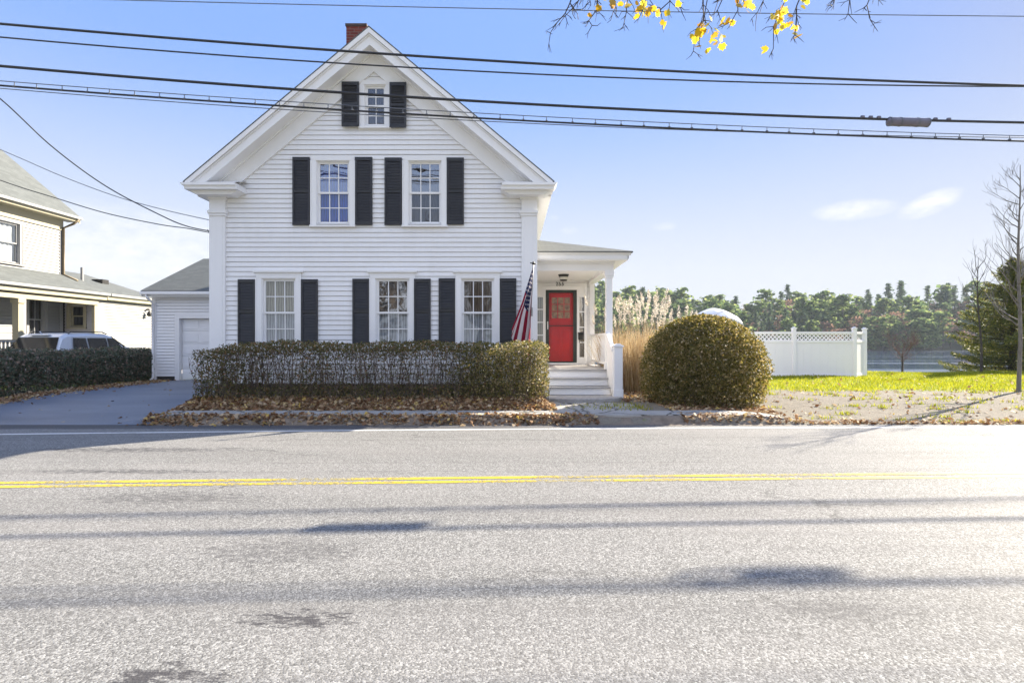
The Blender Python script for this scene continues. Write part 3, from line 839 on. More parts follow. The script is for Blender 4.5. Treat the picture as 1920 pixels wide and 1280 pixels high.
p = MB(); p.poly([(DX0 + .1, EY - .05, dz0), (DX1 - .11, EY - .05, dz0), (DX1 - .11, EY - .05, dz1), (DX0 + .1, EY - .05, dz1)]); p.build('pane', M['glass_low'], sd)
b = MB(); b.box(DX0 + .045, DX0 + .075, ys - .05, ys - .031, 1.92, 2.16); b.tube([(DX0 + .06, ys - .05, 1.95), (DX0 + .06, ys - .09, 1.97), (DX0 + .06, ys - .09, 2.11), (DX0 + .06, ys - .05, 2.13)], .012, 6); b.build('handle', M['trim'], sd)
b = MB(); rx0, rx1, ry = DX0 + .02, DX1 - .02, EY + .03
def fr(x0, x1, z0, z1, w=.028, d=.014):
    b.box(x0, x1, ry - d, ry - .001, z0, z0 + w); b.box(x0, x1, ry - d, ry - .001, z1 - w, z1); b.box(x0, x0 + w, ry - d, ry - .001, z0 + w, z1 - w); b.box(x1 - w, x1, ry - d, ry - .001, z0 + w, z1 - w)
b.box(rx0, rx1, ry, ry + .05, dz0, dz1)
fr(DX0 + .17, (DX0 + DX1) / 2 - .04, dz0 + .22, 1.92); fr((DX0 + DX1) / 2 + .04, DX1 - .18, dz0 + .22, 1.92)
fr(DX0 + .15, DX1 - .16, 2.22, 2.94)
dr_ = b.build('front_door', M['red'], house, bevel=.003)
b = MB(); gx0, gx1 = DX0 + .18, DX1 - .19
for k in range(3):
    for j in range(3):
        a0 = gx0 + (gx1 - gx0) * k / 3 + .012; a1 = gx0 + (gx1 - gx0) * (k + 1) / 3 - .012; c0 = 2.255 + .22 * j + .01; c1 = c0 + .20
        b.poly([(a0, ry - .006, c0), (a1, ry - .006, c0), (a1, ry - .006, c1), (a0, ry - .006, c1)])
b.build('door_light', M['amber_reflection'], dr_)
b = MB(); b.box(DX0 - .05, DX1 + .05, EY - .16, EY + .03, FZ + .0, dz0); b.build('door_sill', M['trim'], house)
# house number
fc = bpy.data.curves.new('house_number', 'FONT'); fc.body = '255'; fc.size = .155; fc.extrude = .006; fc.align_x = 'CENTER'; fc.space_character = 1.15
fo = bpy.data.objects.new('house_number_text', fc); COL.objects.link(fo)
dg = bpy.context.evaluated_depsgraph_get(); dg.update()
nm = bpy.data.meshes.new_from_object(fo.evaluated_get(dg)); bpy.data.objects.remove(fo)
no = bpy.data.objects.new('house_number', nm); COL.objects.link(no); nm.materials.clear(); nm.materials.append(M['blackmetal'])
no.rotation_euler = (R(90), 0, 0); no.location = (1.47, EY - .065, 3.262)
nm.transform(Matrix.Translation(no.location) @ no.rotation_euler.to_matrix().to_4x4()); no.location = (0, 0, 0); no.rotation_euler = (0, 0, 0); attach(no, house)

# porch
PY = 14.0; PX = 2.54
M['deck'] = simple('grey_porch_floor', (.42, .41, .40), (.34, .33, .32), 3, .6, stretch=(1, 8, 1))
b = MB(); b.box(XR + .03, PX + .02, PY - .03, EY - .001, FZ - .04, FZ); b.build('porch_floor', M['deck'], house)
b = MB(); b.box(XR + .03, PX, PY + .01, PY + .06, .1, FZ - .041); b.box(PX - .05, PX - .001, PY + .06, EY, .1, FZ - .041); b.build('porch_skirt', M['trim'], house)
# front steps
b = MB()
for k in range(3):
    z = FZ - .2 * (k + 1); y = PY - .3 * (k + 1)
    b.box(.62, 2.36, y + .03, y + .33, z - .19 if k < 2 else .12, z - .036)         # riser boxes
steps = b.build('stair_riser', M['trim'], house)
for k in range(3):
    z = FZ - .2 * (k + 1); y = PY - .3 * (k + 1)
    if k < 3:
        b = MB(); b.box(.60, 2.38, y - .01, y + .31, z - .035, z); b.build('stair_tread', M['deck'], house, bevel=.008)
M['slab'] = simple('granite_slab', (.44, .42, .40), (.30, .28, .26), 11, .85, bump=.5, bscale=60)
b = MB(); pts = []
for k in range(25):
    t = math.pi * k / 24; pts.append((1.56 - 1.02 * math.cos(t), 13.08 - .62 * math.sin(t) ** .8))
b.prism([(.54, 13.28)] + pts + [(2.58, 13.28)], 'z', .10, .262); b.build('step_slab', M['slab'], house, bevel=.02)
# stair sides
b = MB(); yz = [(13.16, .30), (13.16, 1.30), (PY, 1.72), (PY, FZ - .1), (PY - .3, .5)]
b.prism(yz, 'x', 2.385, 2.43); b.prism([(13.14, 1.30), (13.14, 1.37), (PY, 1.80), (PY, 1.72)], 'x', 2.36, 2.455)
b.build('stair_rail', M['trim'], house, bevel=.004)
b = MB(); b.box(2.40, 2.60, 13.02, 13.22, .22, 1.42); b.box(2.375, 2.625, 12.995, 13.245, 1.42, 1.455); b.prism([(2.39, 1.455), (2.61, 1.455), (2.53, 1.50), (2.47, 1.50)], 'y', 13.01, 13.23)
b.box(2.385, 2.615, 13.005, 13.235, .22, .42)
b.build('newel_post', M['trim'], house, bevel=.006)
# porch post
b = MB(); a0, a1, c0, c1 = 2.375, 2.535, PY - .02, PY + .14
b.box(a0, a1, c0, c1, FZ, 3.33); b.box(a0 - .035, a1 + .035, c0 - .035, c1 + .035, 3.20, 3.33); b.box(a0 - .02, a1 + .02, c0 - .02, c1 + .02, 3.15, 3.20); b.box(a0 - .03, a1 + .03, c0 - .03, c1 + .03, FZ, FZ + .16)
b.build('porch_post', M['trim'], house, bevel=.006)
# side railing
b = MB(); b.box(2.42, 2.50, PY + .14, EY - .02, 1.70, 1.77); b.box(2.43, 2.49, PY + .14, EY - .02, .95, 1.01)
y = PY + .24
while y < EY - .1:
    b.box(2.445, 2.475, y - .016, y + .016, 1.01, 1.70); y += .115
b.build('porch_railing', M['trim'], house)
# beams, ceiling, cornice
b = MB(); b.box(XR + .02, 2.56, PY - .03, PY + .15, 3.33, 3.56); b.box(2.36, 2.57, PY + .15, EY - .05, 3.331, 3.56)
b.box(XR + .02, 2.59, PY - .06, PY - .031, 3.50, 3.56)
b.build('porch_beam', M['trim'], house)
b = MB(); b.box(XR + .02, 2.57, PY + .15, EY, 3.42, 3.45); b.build('porch_ceiling', M['trim'], house)
b = MB(); RX, RY = 2.86, 13.66
b.box(XR + .03, RX, RY, EY + 4.2, 3.56, 3.59)
b.box(XR + .03, RX - .0, RY - .02, RY + .02, 3.59, 3.74); b.box(RX - .02, RX + .02, RY - .02, EY + 4.2, 3.59, 3.74)
b.prism([(RY - .02, 3.66), (RY - .075, 3.74), (RY - .075, 3.755), (RY - .02, 3.755)], 'x', XR + .03, RX + .06)
b.prism([(RX + .02, 3.66), (RX + .075, 3.74), (RX + .075, 3.755), (RX + .02, 3.755)], 'y', RY - .06, EY + 4.2)
b.build('porch_cornice', M['trim'], house)
b = MB(); zx, run, rise = 3.757, 2.38, .72
A = (RX + .1, RY - .1, zx); Bp = (XR + .02, RY - .1, zx); Cp = (XR + .02, RY - .1 + run, zx + rise); D = (RX + .1, EY + 4.3, zx); E = (XR + .02, EY + 4.3, zx + rise)
b.poly([A, Bp, Cp]); b.poly([A, Cp, E, D])
def dn(p): return (p[0], p[1], p[2] - .03)
b.poly([A, Bp, dn(Bp), dn(A)]); b.poly([A, D, dn(D), dn(A)])
b.build('porch_roof', M['roof_x'], house)

# things hung on the house -------------------------------------------
lamp = empty('porch_lamp', (1.44, 15.5, 3.42), 'small black flush ceiling lamp under the porch roof above the red door', 'lamp')
b = MB(); b.lathe(1.44, 15.5, [(.15, 3.40), (.15, 3.42)], 18); b.lathe(1.44, 15.5, [(.125, 3.35), (.145, 3.40)], 18); b.lathe(1.44, 15.5, [(.085, 3.24), (.11, 3.27)], 18); b.build('lamp_frame', M['blackmetal'], lamp)
M['frost'] = simple('frosted_glass', (.75, .73, .66), (.65, .63, .57), 5, .4)
b = MB(); b.lathe(1.44, 15.5, [(.10, 3.265), (.12, 3.35)], 18); b.build('lamp_shade', M['frost'], lamp, smooth=True)
mbx = empty('mailbox', (2.14, EY - .1, 1.62), 'small black letterbox hung on the wall right of the red door', 'mailbox')
b = MB(); b.box(2.03, 2.17, EY - .17, EY - .085, 1.60, 1.78); b.build('body', M['blackmetal'], mbx, bevel=.006)
b = MB(); b.prism([(EY - .19, 1.781), (EY - .085, 1.781), (EY - .085, 1.83)], 'x', 2.02, 2.18); b.build('lid', M['blackmetal'], mbx)
for x in (2.06, 2.14):
    b = MB(); b.tube([(x, EY - .13, 1.60), (x, EY - .14, 1.52), (x, EY - .17, 1.50), (x, EY - .19, 1.54)], .008, 5)
    b.build('hook', M['blackmetal'], mbx)

# flag ---------------------------------------------------------------
flag = empty('flag', (.47, 12.93, 2.2), 'stars and stripes flag hanging from a pole on the right corner of the house', 'flag')
pb, pt = Vector((.44, 12.90, 2.22)), Vector((.47, 12.25, 3.24))
b = MB(); b.tube([pb, pt], .013, 8); b.build('pole', M['metal'], flag, smooth=True)
b = MB(); b.lathe(.47, 12.245, [(.006, 3.235), (.03, 3.25), (.034, 3.28), (.012, 3.31), (.004, 3.32)], 10); b.tube([(.40, 12.245, 3.285), (.54, 12.245, 3.255)], .012, 6); b.build('finial', M['blackmetal'], flag, smooth=True)
b = MB(); b.box(.40, .48, 12.90, 12.926, 2.14, 2.34); b.build('bracket', M['metal'], flag)
def fsurf(u, v):
    """u along the fly 0..1, v down the hoist 0..1"""
    ph = pt.lerp(pb, .03 + v * .78)
    g = v * (1 - .35 * u)
    # cloth gathers below the tip
    d = Vector((-.37, -.02, -.93)); fly = 1.66
    tip = pt + d * fly * u
    own = ph + Vector((-.315, -.05, -.95)) * (1.46 * u)
    w = min(1, u * 1.6)
    p = own
    p = p + Vector((.54 * v * u - .08 * u, 0, 0))
    p += Vector((.25, -1.0, .1)) * (.05 * math.sin(v * 8 + u * 2.5) * min(1, u * 2.2)) * .9
    k = min(1, u * 1.8)
    p += Vector((.055 * math.sin(v * 11.0 + .6 + u) * k, .09 * math.cos(v * 11.0 + .6 + u) * k, 0))
    return p
nu, nv = 44, 39
V = np.array([[fsurf(i / nu, j / nv) for i in range(nu + 1)] for j in range(nv + 1)]).reshape(-1, 3)
F = []; MI = []
for j in range(nv):
    for i in range(nu):
        a = j * (nu + 1) + i; F.append((a, a + 1, a + nu + 2, a + nu + 1))
        st = j // 3
        MI.append(2 if (i / nu < .40 and st < 7) else (0 if st % 2 == 0 else 1))
def clothmat(name, c):
    m, nt, out = newmat(name)
    b_ = bsdf(nt, None, c, .8, spec=.15); t = N(nt, 'ShaderNodeBsdfTranslucent'); t.inputs[0].default_value = (*c, 1)
    mx = N(nt, 'ShaderNodeMixShader'); mx.inputs[0].default_value = .22; L(nt, b_.outputs[0], mx.inputs[1]); L(nt, t.outputs[0], mx.inputs[2]); L(nt, mx.outputs[0], out.inputs[0])
    return m
M['flag_red'] = clothmat('flag_red', (.25, .012, .035)); M['flag_white'] = clothmat('flag_white', (.72, .67, .69)); M['flag_blue'] = clothmat('flag_blue', (.014, .018, .065))
b = MB(); b.v = [tuple(q) for q in V]; b.f = list(F); b.mi = list(MI)
for row in range(9):
    k = 6 if row % 2 == 0 else 5
    for c in range(k):
        u = .40 * ((c + .5) / 6 if k == 6 else (c + 1) / 6); v = (7 / 13) * (row + .5) / 9
        p = fsurf(u, v); du = (fsurf(u + .01, v) - p).normalized(); dv = (fsurf(u, v + .01) - p).normalized(); nn = du.cross(dv).normalized()
        for sgn in (-1, 1):
            q = []
            for i in range(10):
                r_ = .024 if i % 2 == 0 else .010; t = math.pi * i / 5
                q.append(p + nn * sgn * .006 + dv * (-math.cos(t) * r_) + du * math.sin(t) * r_)
            b.poly(q, 1)
b.build('cloth', [M['flag_red'], M['flag_white'], M['flag_blue']], flag, smooth=True)

# ------------------------------------------------------------------ garage
gar = empty('garage', (-9.6, 19.0, .2), 'low white garage with grey shingle roof and panelled overhead door at the driveway end', 'garage')
GX0, GX1, GY0, GY1 = -12.3, -6.9, 19.0, 26.0
GR = 22.5
DXa, DXb, DZb = -11.38, -8.85, 2.34
b = MB()
clap(b, (0, GY0, 0), (1, 0, 0), (0, -1, 0), .36, 3.18, lambda z: (GX0 + .02, GX1), [(DXa - .1, DXb + .1, .2, DZb + .08)], ex=.105)
sp = lambda z: (GY0 + max(0, (z - 3.2) / .44), GY1 - max(0, (z - 3.2) / .44))
clap(b, (GX0, 0, 0), (0, 1, 0), (-1, 0, 0), .36, 4.7, sp); clap(b, (GX1, 0, 0), (0, 1, 0), (1, 0, 0), .36, 4.7, sp)
clap(b, (0, GY1, 0), (1, 0, 0), (0, 1, 0), .36, 3.18, lambda z: (GX0, GX1))
b.build('wall', M['siding'], gar)
b = MB(); b.box(GX0 + .03, DXa - .13, GY0 + .03, GY1 - .03, 0, .37); b.box(DXb + .13, GX1 - .03, GY0 + .03, GY1 - .03, 0, .37); b.build('foundation', M['foundation'], gar)
b = MB(); b.box(GX0 - .02, GX0 + .12, GY0 - .03, GY0 + .1, .2, 3.2); b.box(DXa - .15, DXa, GY0 - .035, GY0 + .12, .15, DZb + .15); b.box(DXb, DXb + .15, GY0 - .035, GY0 + .12, .15, DZb + .15); b.box(DXa, DXb, GY0 - .034, GY0 + .12, DZb, DZb + .15)
b.box(GX0, GX1, GY0 - .025, GY0 + .02, 3.02, 3.2)
b.build('trim_board', M['trim'], gar)
b = MB(); n_ = 5
for k in range(n_):
    z0 = .18 + (DZb - .18) * k / n_; z1 = .18 + (DZb - .18) * (k + 1) / n_
    b.box(DXa, DXb, GY0 + .13, GY0 + .17, z0 + .008, z1 - .008)
    for j in range(4):
        a0 = DXa + (DXb - DXa) * j / 4 + .07; a1 = DXa + (DXb - DXa) * (j + 1) / 4 - .07
        b.box(a0, a1, GY0 + .118, GY0 + .128, z0 + .07, z1 - .07)
b.box(DXa, DXb, GY0 + .155, GY0 + .18, .18, DZb)
b.build('garage_door', M['trim'], gar, bevel=.004)
b = MB(); zt = 3.27
ypts = [(GY0 - .3, zt - .0), (GR, zt + (GR - GY0 + .3) * .43), (GY1 + .3, zt)]
b.prism(ypts + [(GY1 + .3, zt - .05), (GR, zt + (GR - GY0 + .3) * .43 - .05), (GY0 - .3, zt - .05)], 'x', GX0 - .22, GX1)
b.build('roof', M['roof_x'], gar)
b = MB(); b.box(GX0 - .2, GX1, GY0 - .27, GY0 - .02, 3.19, 3.215); b.box(GX0 - .2, GX1, GY0 - .28, GY0 - .24, 3.06, 3.21)
for s in (0,):
    b.prism([(GY0 - .3, 3.22), (GR, zt + (GR - GY0 + .3) * .43 - .05), (GR, zt + (GR - GY0 + .3) * .43 - .2), (GY0 - .3, 3.07)], 'x', GX0 - .2, GX0 - .16)
b.build('eave', M['trim'], gar)
b = MB(); b.box(GX0 - .22, GX1, GY0 - .38, GY0 - .28, 3.13, 3.23); b.build('gutter', M['trim'], gar, bevel=.01)
b = MB(); b.tube([(GX0 - .02, GY0 - .33, 3.13), (GX0 + .0, GY0 - .30, 3.02), (GX0 + .05, GY0 - .09, 2.85), (GX0 + .05, GY0 - .08, .32), (GX0 + .05, GY0 - .2, .24)], .042, 8); b.build('downspout', M['trim'], gar, smooth=True)
b = MB(); b.box(-10.12, -9.9, GY0 - .12, GY0 - .03, 2.62, 2.70); b.build('door_lamp', M['blackmetal'], gar)

# ------------------------------------------------------------------ neighbour's house
nb = empty('neighbour_house', (-20, 20, .2), 'cream-trimmed white house with grey roof and porch, at the left edge behind the hedge', 'house')
WX, WY0, WY1 = -18.5, 13.0, 22.8
EZ = 6.62
b = MB()
def nbspan(z): return (WY0, WY1)
w_up = (19.4, 20.66)    # upper window glass along y
clap(b, (WX, 0, 0), (0, 1, 0), (1, 0, 0), .5, EZ - .1, nbspan, [(19.2, 20.85, 4.42, 5.98), (21.15, 22.0, 1.5, 3.5)], ex=.125, t=.03, gap=.022)
gsp = lambda z: (-27 + max(0, (z - EZ) / .85), WX - max(0, (z - EZ) / .85))
clap(b, (0, WY1, 0), (1, 0, 0), (0, 1, 0), .5, 10, gsp, ex=.125, t=.03, gap=.022); clap(b, (0, WY0, 0), (1, 0, 0), (0, -1, 0), .5, 10, gsp, ex=.125, t=.03, gap=.022)
# rear wing
clap(b, (-17.2, 0, 0), (0, 1, 0), (1, 0, 0), .4, 3.35, lambda z: (22.95, 26.6), ex=.125, t=.03, gap=.022)
clap(b, (0, 26.6, 0), (1, 0, 0), (0, 1, 0), .4, 3.4, lambda z: (-24, -17.2), ex=.125, t=.03, gap=.022)
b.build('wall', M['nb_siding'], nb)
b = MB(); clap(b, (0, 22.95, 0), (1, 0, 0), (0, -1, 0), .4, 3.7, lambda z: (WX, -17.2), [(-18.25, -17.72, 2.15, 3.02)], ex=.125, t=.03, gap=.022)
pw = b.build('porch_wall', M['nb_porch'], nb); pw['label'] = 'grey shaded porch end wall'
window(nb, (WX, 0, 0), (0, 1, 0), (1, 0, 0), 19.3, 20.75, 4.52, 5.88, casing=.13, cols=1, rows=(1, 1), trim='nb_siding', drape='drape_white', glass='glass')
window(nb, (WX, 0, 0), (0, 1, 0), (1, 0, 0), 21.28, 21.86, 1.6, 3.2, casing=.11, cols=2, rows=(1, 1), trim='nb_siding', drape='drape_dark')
window(nb, (0, 22.95, 0), (1, 0, 0), (0, -1, 0), -18.20, -17.78, 2.22, 2.98, casing=.11, cols=1, rows=(1, 1), trim='nb_trim', drape='drape_dark')
# main roof, gable to the back
b = MB(); RXc = -22.75
hw = 22.75 - 18.0; zrg = 6.72 + hw * .85
b.prism([(-18.0, 6.72), (RXc, zrg), (-27.5, 6.72), (-27.5, 6.66), (RXc, zrg - .07), (-18.0, 6.66)], 'y', WY0 - .4, WY1 + .35); b.build('roof', M['roof_y'], nb)
b = MB(); b.box(-18.5, -18.02, WY0 - .3, WY1 + .3, 6.50, 6.54); b.box(-18.06, -18.0, WY0 - .3, WY1 + .32, 6.54, 6.655); b.box(-18.5, -18.44, WY0, WY1, 6.1, 6.5)
b.prism([(-18.0, 6.65), (RXc, zrg - .07), (RXc, zrg - .27), (-18.0, 6.45)], 'y', WY1 + .28, WY1 + .33)
b.build('eave', M['nb_trim'], nb)
b = MB(); b.box(-18.0, -17.9, WY0 - .3, WY1 + .35, 6.60, 6.70); b.build('gutter', M['nb_siding'], nb, bevel=.012)
M['brownpipe'] = simple('brown_downspout', (.17, .13, .07), (.13, .10, .06), 5, .5)
b = MB(); b.tube([(-17.95, WY1 + .2, 6.6), (-18.1, WY1 + .1, 6.4), (-18.42, WY1 - .02, 6.2), (-18.42, WY1 - .02, 4.3), (-17.9, WY1 + .05, 4.05)], .05, 8); b.build('downspout', M['brownpipe'], nb, smooth=True)
b = MB(); b.box(WX - .02, WX + .03, WY1 - .14, WY1 + .03, .5, 6.1); b.build('corner_board', M['nb_siding'], nb)
# lean-to porch
b = MB(); b.prism([(-18.48, 4.30), (-16.95, 3.58), (-16.95, 3.52), (-18.48, 4.24)], 'y', WY0 - .3, 23.35); b.build('porch_roof', M['roof_y'], nb)
b = MB(); b.box(-17.3, -17.0, WY0, 23.3, 3.28, 3.52); b.box(-17.28, -17.1, WY0, 22.94, 3.05, 3.28); b.box(-17.28, -16.98, 23.3, 26.8, 3.30, 3.50); b.build('porch_beam', M['nb_trim'], nb)
b = MB(); b.box(-17.0, -16.88, WY0 - .3, 23.35, 3.46, 3.56); b.box(-17.0, -16.88, 23.40, 26.9, 3.46, 3.56); b.build('gutter', M['nb_siding'], nb, bevel=.012)
b = MB(); b.box(-18.48, -17.1, WY0, 22.94, 3.20, 3.24); b.build('porch_ceiling', M['nb_porch'], nb)
for y in (14.2, 19.3):
    b = MB(); b.box(-17.3, -17.08, y - .11, y + .11, .6, 3.06); b.box(-17.34, -17.04, y - .15, y + .15, 2.88, 3.05); b.box(-17.34, -17.04, y - .15, y + .15, .6, .85); b.build('porch_post', M['nb_trim'], nb, bevel=.01)
b = MB(); b.box(-17.26, -17.12, 19.42, 19.55, .6, 3.05); b.build('downspout', M['nb_siding'], nb)
b = MB(); b.box(-17.26, -17.14, 22.78, 22.96, .4, 3.3); b.build('corner_board', M['nb_trim'], nb)
b = MB(); b.box(-18.5, -17.1, WY0, 22.94, .45, .6); b.build('porch_floor', M['nb_porch'], nb)
b = MB(); b.box(-17.24, -17.14, 14.3, 19.2, 1.52, 1.60); b.box(-17.22, -17.16, 14.3, 19.2, .70, .76)
y = 14.4
while y < 19.15:
    b.box(-17.21, -17.17, y - .03, y + .03, .76, 1.52); y += .15
b.build('porch_railing', M['nb_siding'], nb)
b = MB(); b.prism([(-16.93, 3.58), (-20.8, 4.82), (-24.4, 3.58), (-24.4, 3.5), (-20.8, 4.75), (-16.93, 3.52)], 'y', 22.82, 26.95); wr = b.build('wing_roof', M['roof_y'], nb)
b = MB(); b.tube([(-18.6, 24.0, 3.9), (-18.6, 24.0, 4.75)], .06, 8); b.build('vent_pipe', M['nb_siding'], wr)
b = MB(); b.box(-19.4, -18.9, 25.6, 26.0, 4.1, 4.42); b.build('roof_vent', M['blackmetal'], wr)
b = MB(); b.tube([(-17.17, 26.1, 3.05), (-17.05, 26.05, 3.05)], .05, 6); b.lathe(-17.02, 26.03, [(.05, 2.72), (.10, 2.78), (.10, 2.86), (.03, 2.98)], 8); b.build('flood_lamp', M['blackmetal'], nb)
b = MB(); b.box(-26.9, -19.1, 13.1, 22.7, 0, 6.5); b.box(-23.9, -17.3, 23.5, 26.5, 0, 3.3); b.build('room_lining', M['dark'], nb)
# ------------------------------------------------------------------ foliage materials
M['hedge_leaf'] = leafmat('hedge_leaf', [(0, (0.056, 0.056, 0.020)), (.35, (0.106, 0.110, 0.033)), (.60, (0.163, 0.150, 0.044)), (.78, (0.213, 0.150, 0.062)), (.92, (0.275, 0.138, 0.069)), (1, (0.450, 0.375, 0.225))], .35)
M['hedge_leaf_green'] = leafmat('hedge_leaf_green', [(0, (0.062, 0.068, 0.020)), (.4, (0.150, 0.147, 0.035)), (.75, (0.288, 0.237, 0.075)), (1, (0.525, 0.405, 0.250))], .42)
M['shade_hedge_leaf'] = leafmat('dark_hedge_leaf', [(0, (0.070, 0.093, 0.065)), (.45, (0.132, 0.163, 0.093)), (.75, (0.202, 0.178, 0.132)), (1, (0.372, 0.264, 0.202))], .25)
M['bush_leaf'] = leafmat('bush_leaf', [(0, (0.065, 0.072, 0.019)), (.35, (0.150, 0.143, 0.038)), (.65, (0.248, 0.205, 0.065)), (.87, (0.365, 0.287, 0.129)), (1, (0.592, 0.492, 0.365))], .5, tcol=(.92, .86, .55))
M['dead_leaf'] = leafmat('dead_leaf', [(0, (.15, .075, .035)), (.3, (.30, .165, .08)), (.6, (.44, .29, .16)), (.88, (.56, .44, .29)), (1, (.62, .44, .10))], .25, .7)
M['grass_blade'] = leafmat('grass_blade', [(0, (.14, .17, .008)), (.5, (.28, .30, .010)), (.85, (.44, .43, .015)), (1, (.52, .45, .09))], .55)
M['reed'] = leafmat('dry_reed', [(0, (.26, .15, .07)), (.35, (.42, .30, .15)), (.7, (.56, .44, .26)), (.92, (.68, .58, .40)), (1, (.36, .18, .08))], .45, .7)
M['plume'] = leafmat('reed_plume', [(0, (.46, .40, .32)), (.6, (.68, .63, .55)), (1, (.82, .78, .72))], .42, .9)
M['spruce'] = leafmat('spruce_needles', [(0, (0.058, 0.078, 0.023)), (.5, (0.143, 0.163, 0.039)), (.85, (0.273, 0.260, 0.052)), (1, (0.442, 0.364, 0.078))], .40)
M['maple'] = leafmat('maple_leaf', [(0, (.50, .26, .03)), (.25, (.66, .42, .02)), (.6, (.72, .55, .03)), (.85, (.62, .55, .08)), (1, (.36, .15, .06))], .55)
g = np.random.default_rng(3)

# ------------------------------------------------------------------ front hedge
def hedge_stems(x0, x1, y0, y1, zf, top, n, seed, lean=.12):
    r = random.Random(seed); b = MB()
    for i in range(n):
        x = r.uniform(x0 + .1, x1 - .1); y = r.uniform(y0 + .15, y1 - .12); z = zf(x, y) - .03
        h = top(x) - z - r.uniform(.03, .16)
        p = Vector((x, y, z)); d = Vector((r.uniform(-lean, lean), r.uniform(-lean, lean), 1)).normalized()
        pts = [p]; k = 5
        for j in range(k):
            d = (d + Vector((r.uniform(-.22, .22), r.uniform(-.22, .22), .15))).normalized()
            p = p + d * h / k; p = Vector((min(max(p.x, x0), x1), min(max(p.y, y0), y1), p.z)); pts.append(p)
        r0 = r.uniform(.006, .013)
        b.tube(pts, [r0 * (1 - .13 * q) for q in range(k + 1)], 4, caps=False)
        for j in range(1, k):
            for q in range(r.choice((1, 2, 2, 3))):
                e = Vector((r.uniform(-1, 1), r.uniform(-1, 1), r.uniform(.2, 1.1))).normalized() * r.uniform(.12, .34)
                a = pts[j]; m_ = a + e * .5 + Vector((0, 0, .02)); t = a + e
                t = Vector((min(max(t.x, x0 - .02), x1 + .02), min(max(t.y, y0 - .02), y1 + .02), min(t.z, top(t.x))))
                b.tube([a, m_, t], [.0045, .0035, .002], 3, caps=False)
    return b

HX0, HX1, HY0, HY1 = -6.72, .78, 11.52, 12.42
def htop(x): return 1.535 + .025 * math.sin(x * 2.3) + .015 * math.sin(x * 6.1) - .16 * max(0, (-5.6 - x)) ** 1.3 - .55 * max(0, x - .52) ** 1.5
hedge = empty('hedge', (-3, 12, .35), 'long low clipped hedge with bare see-through middle in front of the white house', 'hedge')
hb = hedge_stems(HX0, HX1, HY0, HY1, gz1, htop, 250, 11)
rs = random.Random(91)
for i in range(620):
    x, y = rs.uniform(HX0, HX1), rs.uniform(HY0 - .02, HY1); z = gz1(x, y) - .02; h = rs.uniform(.18, .5)
    hb.tube([(x, y, z), (x + rs.gauss(0, .03), y + rs.gauss(0, .03), z + h * .5), (x + rs.gauss(0, .06), y + rs.gauss(0, .05), z + h)], [.006, .0045, .002], 3, caps=False)
hb.build('stems', M['twig'], hedge)
pts = []
gg = np.random.default_rng(21)
def dens(x, z):
    hgt = (z - .35) / 1.2
    d = .0
    if z > htop(x) - .20: d = 1.0
    elif z > htop(x) - .36: d = .34
    elif z > .70: d = .13
    else: d = .12
    if z < .62: d = .6
    # dense ends and a few denser clumps
    if x > -.75: d = max(d, .85)
    elif x > -1.5: d = max(d, .85 * (x + 1.5) / .75 + .1)
    if x < -6.0: d = max(d, .62)
    elif x < -5.6: d = max(d, .45)
    cl = math.sin(x * 1.7 + 2) * .5 + math.sin(x * 4.3 + 1) * .35
    if z <= htop(x) - .20 and cl > .35: d = max(d, .26)
    return d
while len(pts) < 36000:
    x = gg.uniform(HX0 - .06, HX1 + .06); y = gg.uniform(HY0 - .06, HY1 + .06); z = gg.uniform(.38, 1.60)
    if z > htop(x) + gg.normal() * .018: continue
    # rounded ends
    ex = max(0, (HX0 + .35 - x) / .35, (x - HX1 + .42) / .42); ey = max(0, (HY0 + .15 - y) / .2, (y - HY1 + .15) / .2)
    if ex * ex + ey * ey > 1.05: continue
    if gg.random() < dens(x, z): pts.append((x, y, z))
pts = np.array(pts); right = pts[:, 0] > -1.0 + gg.normal(size=len(pts)) * .35
leaves('foliage', pts[~right], gg.uniform(.024, .056, (~right).sum()), M['hedge_leaf'], hedge, 4)
f2 = leaves('foliage', pts[right], gg.uniform(.026, .058, right.sum()), M['hedge_leaf_green'], hedge, 5)
f2['label'] = 'dense yellow-green right end of the hedge'

# hedge along the neighbour's side of the driveway
KX0, KX1, KY0, KY1 = -13.05, -12.28, 11.6, 19.9
def ktop(y): return 1.33 + .03 * math.sin(y * 1.9) + .02 * math.sin(y * 5.1) - .25 * max(0, y - 19.4)
hedge2 = empty('hedge', (-12.6, 15.5, .2), 'dark clipped hedge beside the driveway with the parked car behind it', 'hedge')
b = hedge_stems(KX0, KX1, KY0, KY1, gz1, lambda x: 1.3, 150, 12); b.build('stems', M['twig'], hedge2)
pts = []
while len(pts) < 30000:
    x = gg.uniform(KX0 - .05, KX1 + .05); y = gg.uniform(KY0, KY1); z = gg.uniform(.15, 1.42)
    if z > ktop(y) + gg.normal() * .02: continue
    if z > 1.15 and (x > KX1 - .1 * (z - 1.15) / .15 or x < KX0 + .1 * (z - 1.15) / .15): continue
    d = 1.0 if (x > KX1 - .22 or z > ktop(y) - .2 or y > KY1 - .25 or y < 12.2) else .35
    if z < .42: d *= .45
    if gg.random() < d: pts.append((x, y, z))
pts = np.array(pts)
leaves('foliage', pts, gg.uniform(.045, .085, len(pts)), M['shade_hedge_leaf'], hedge2, 6)

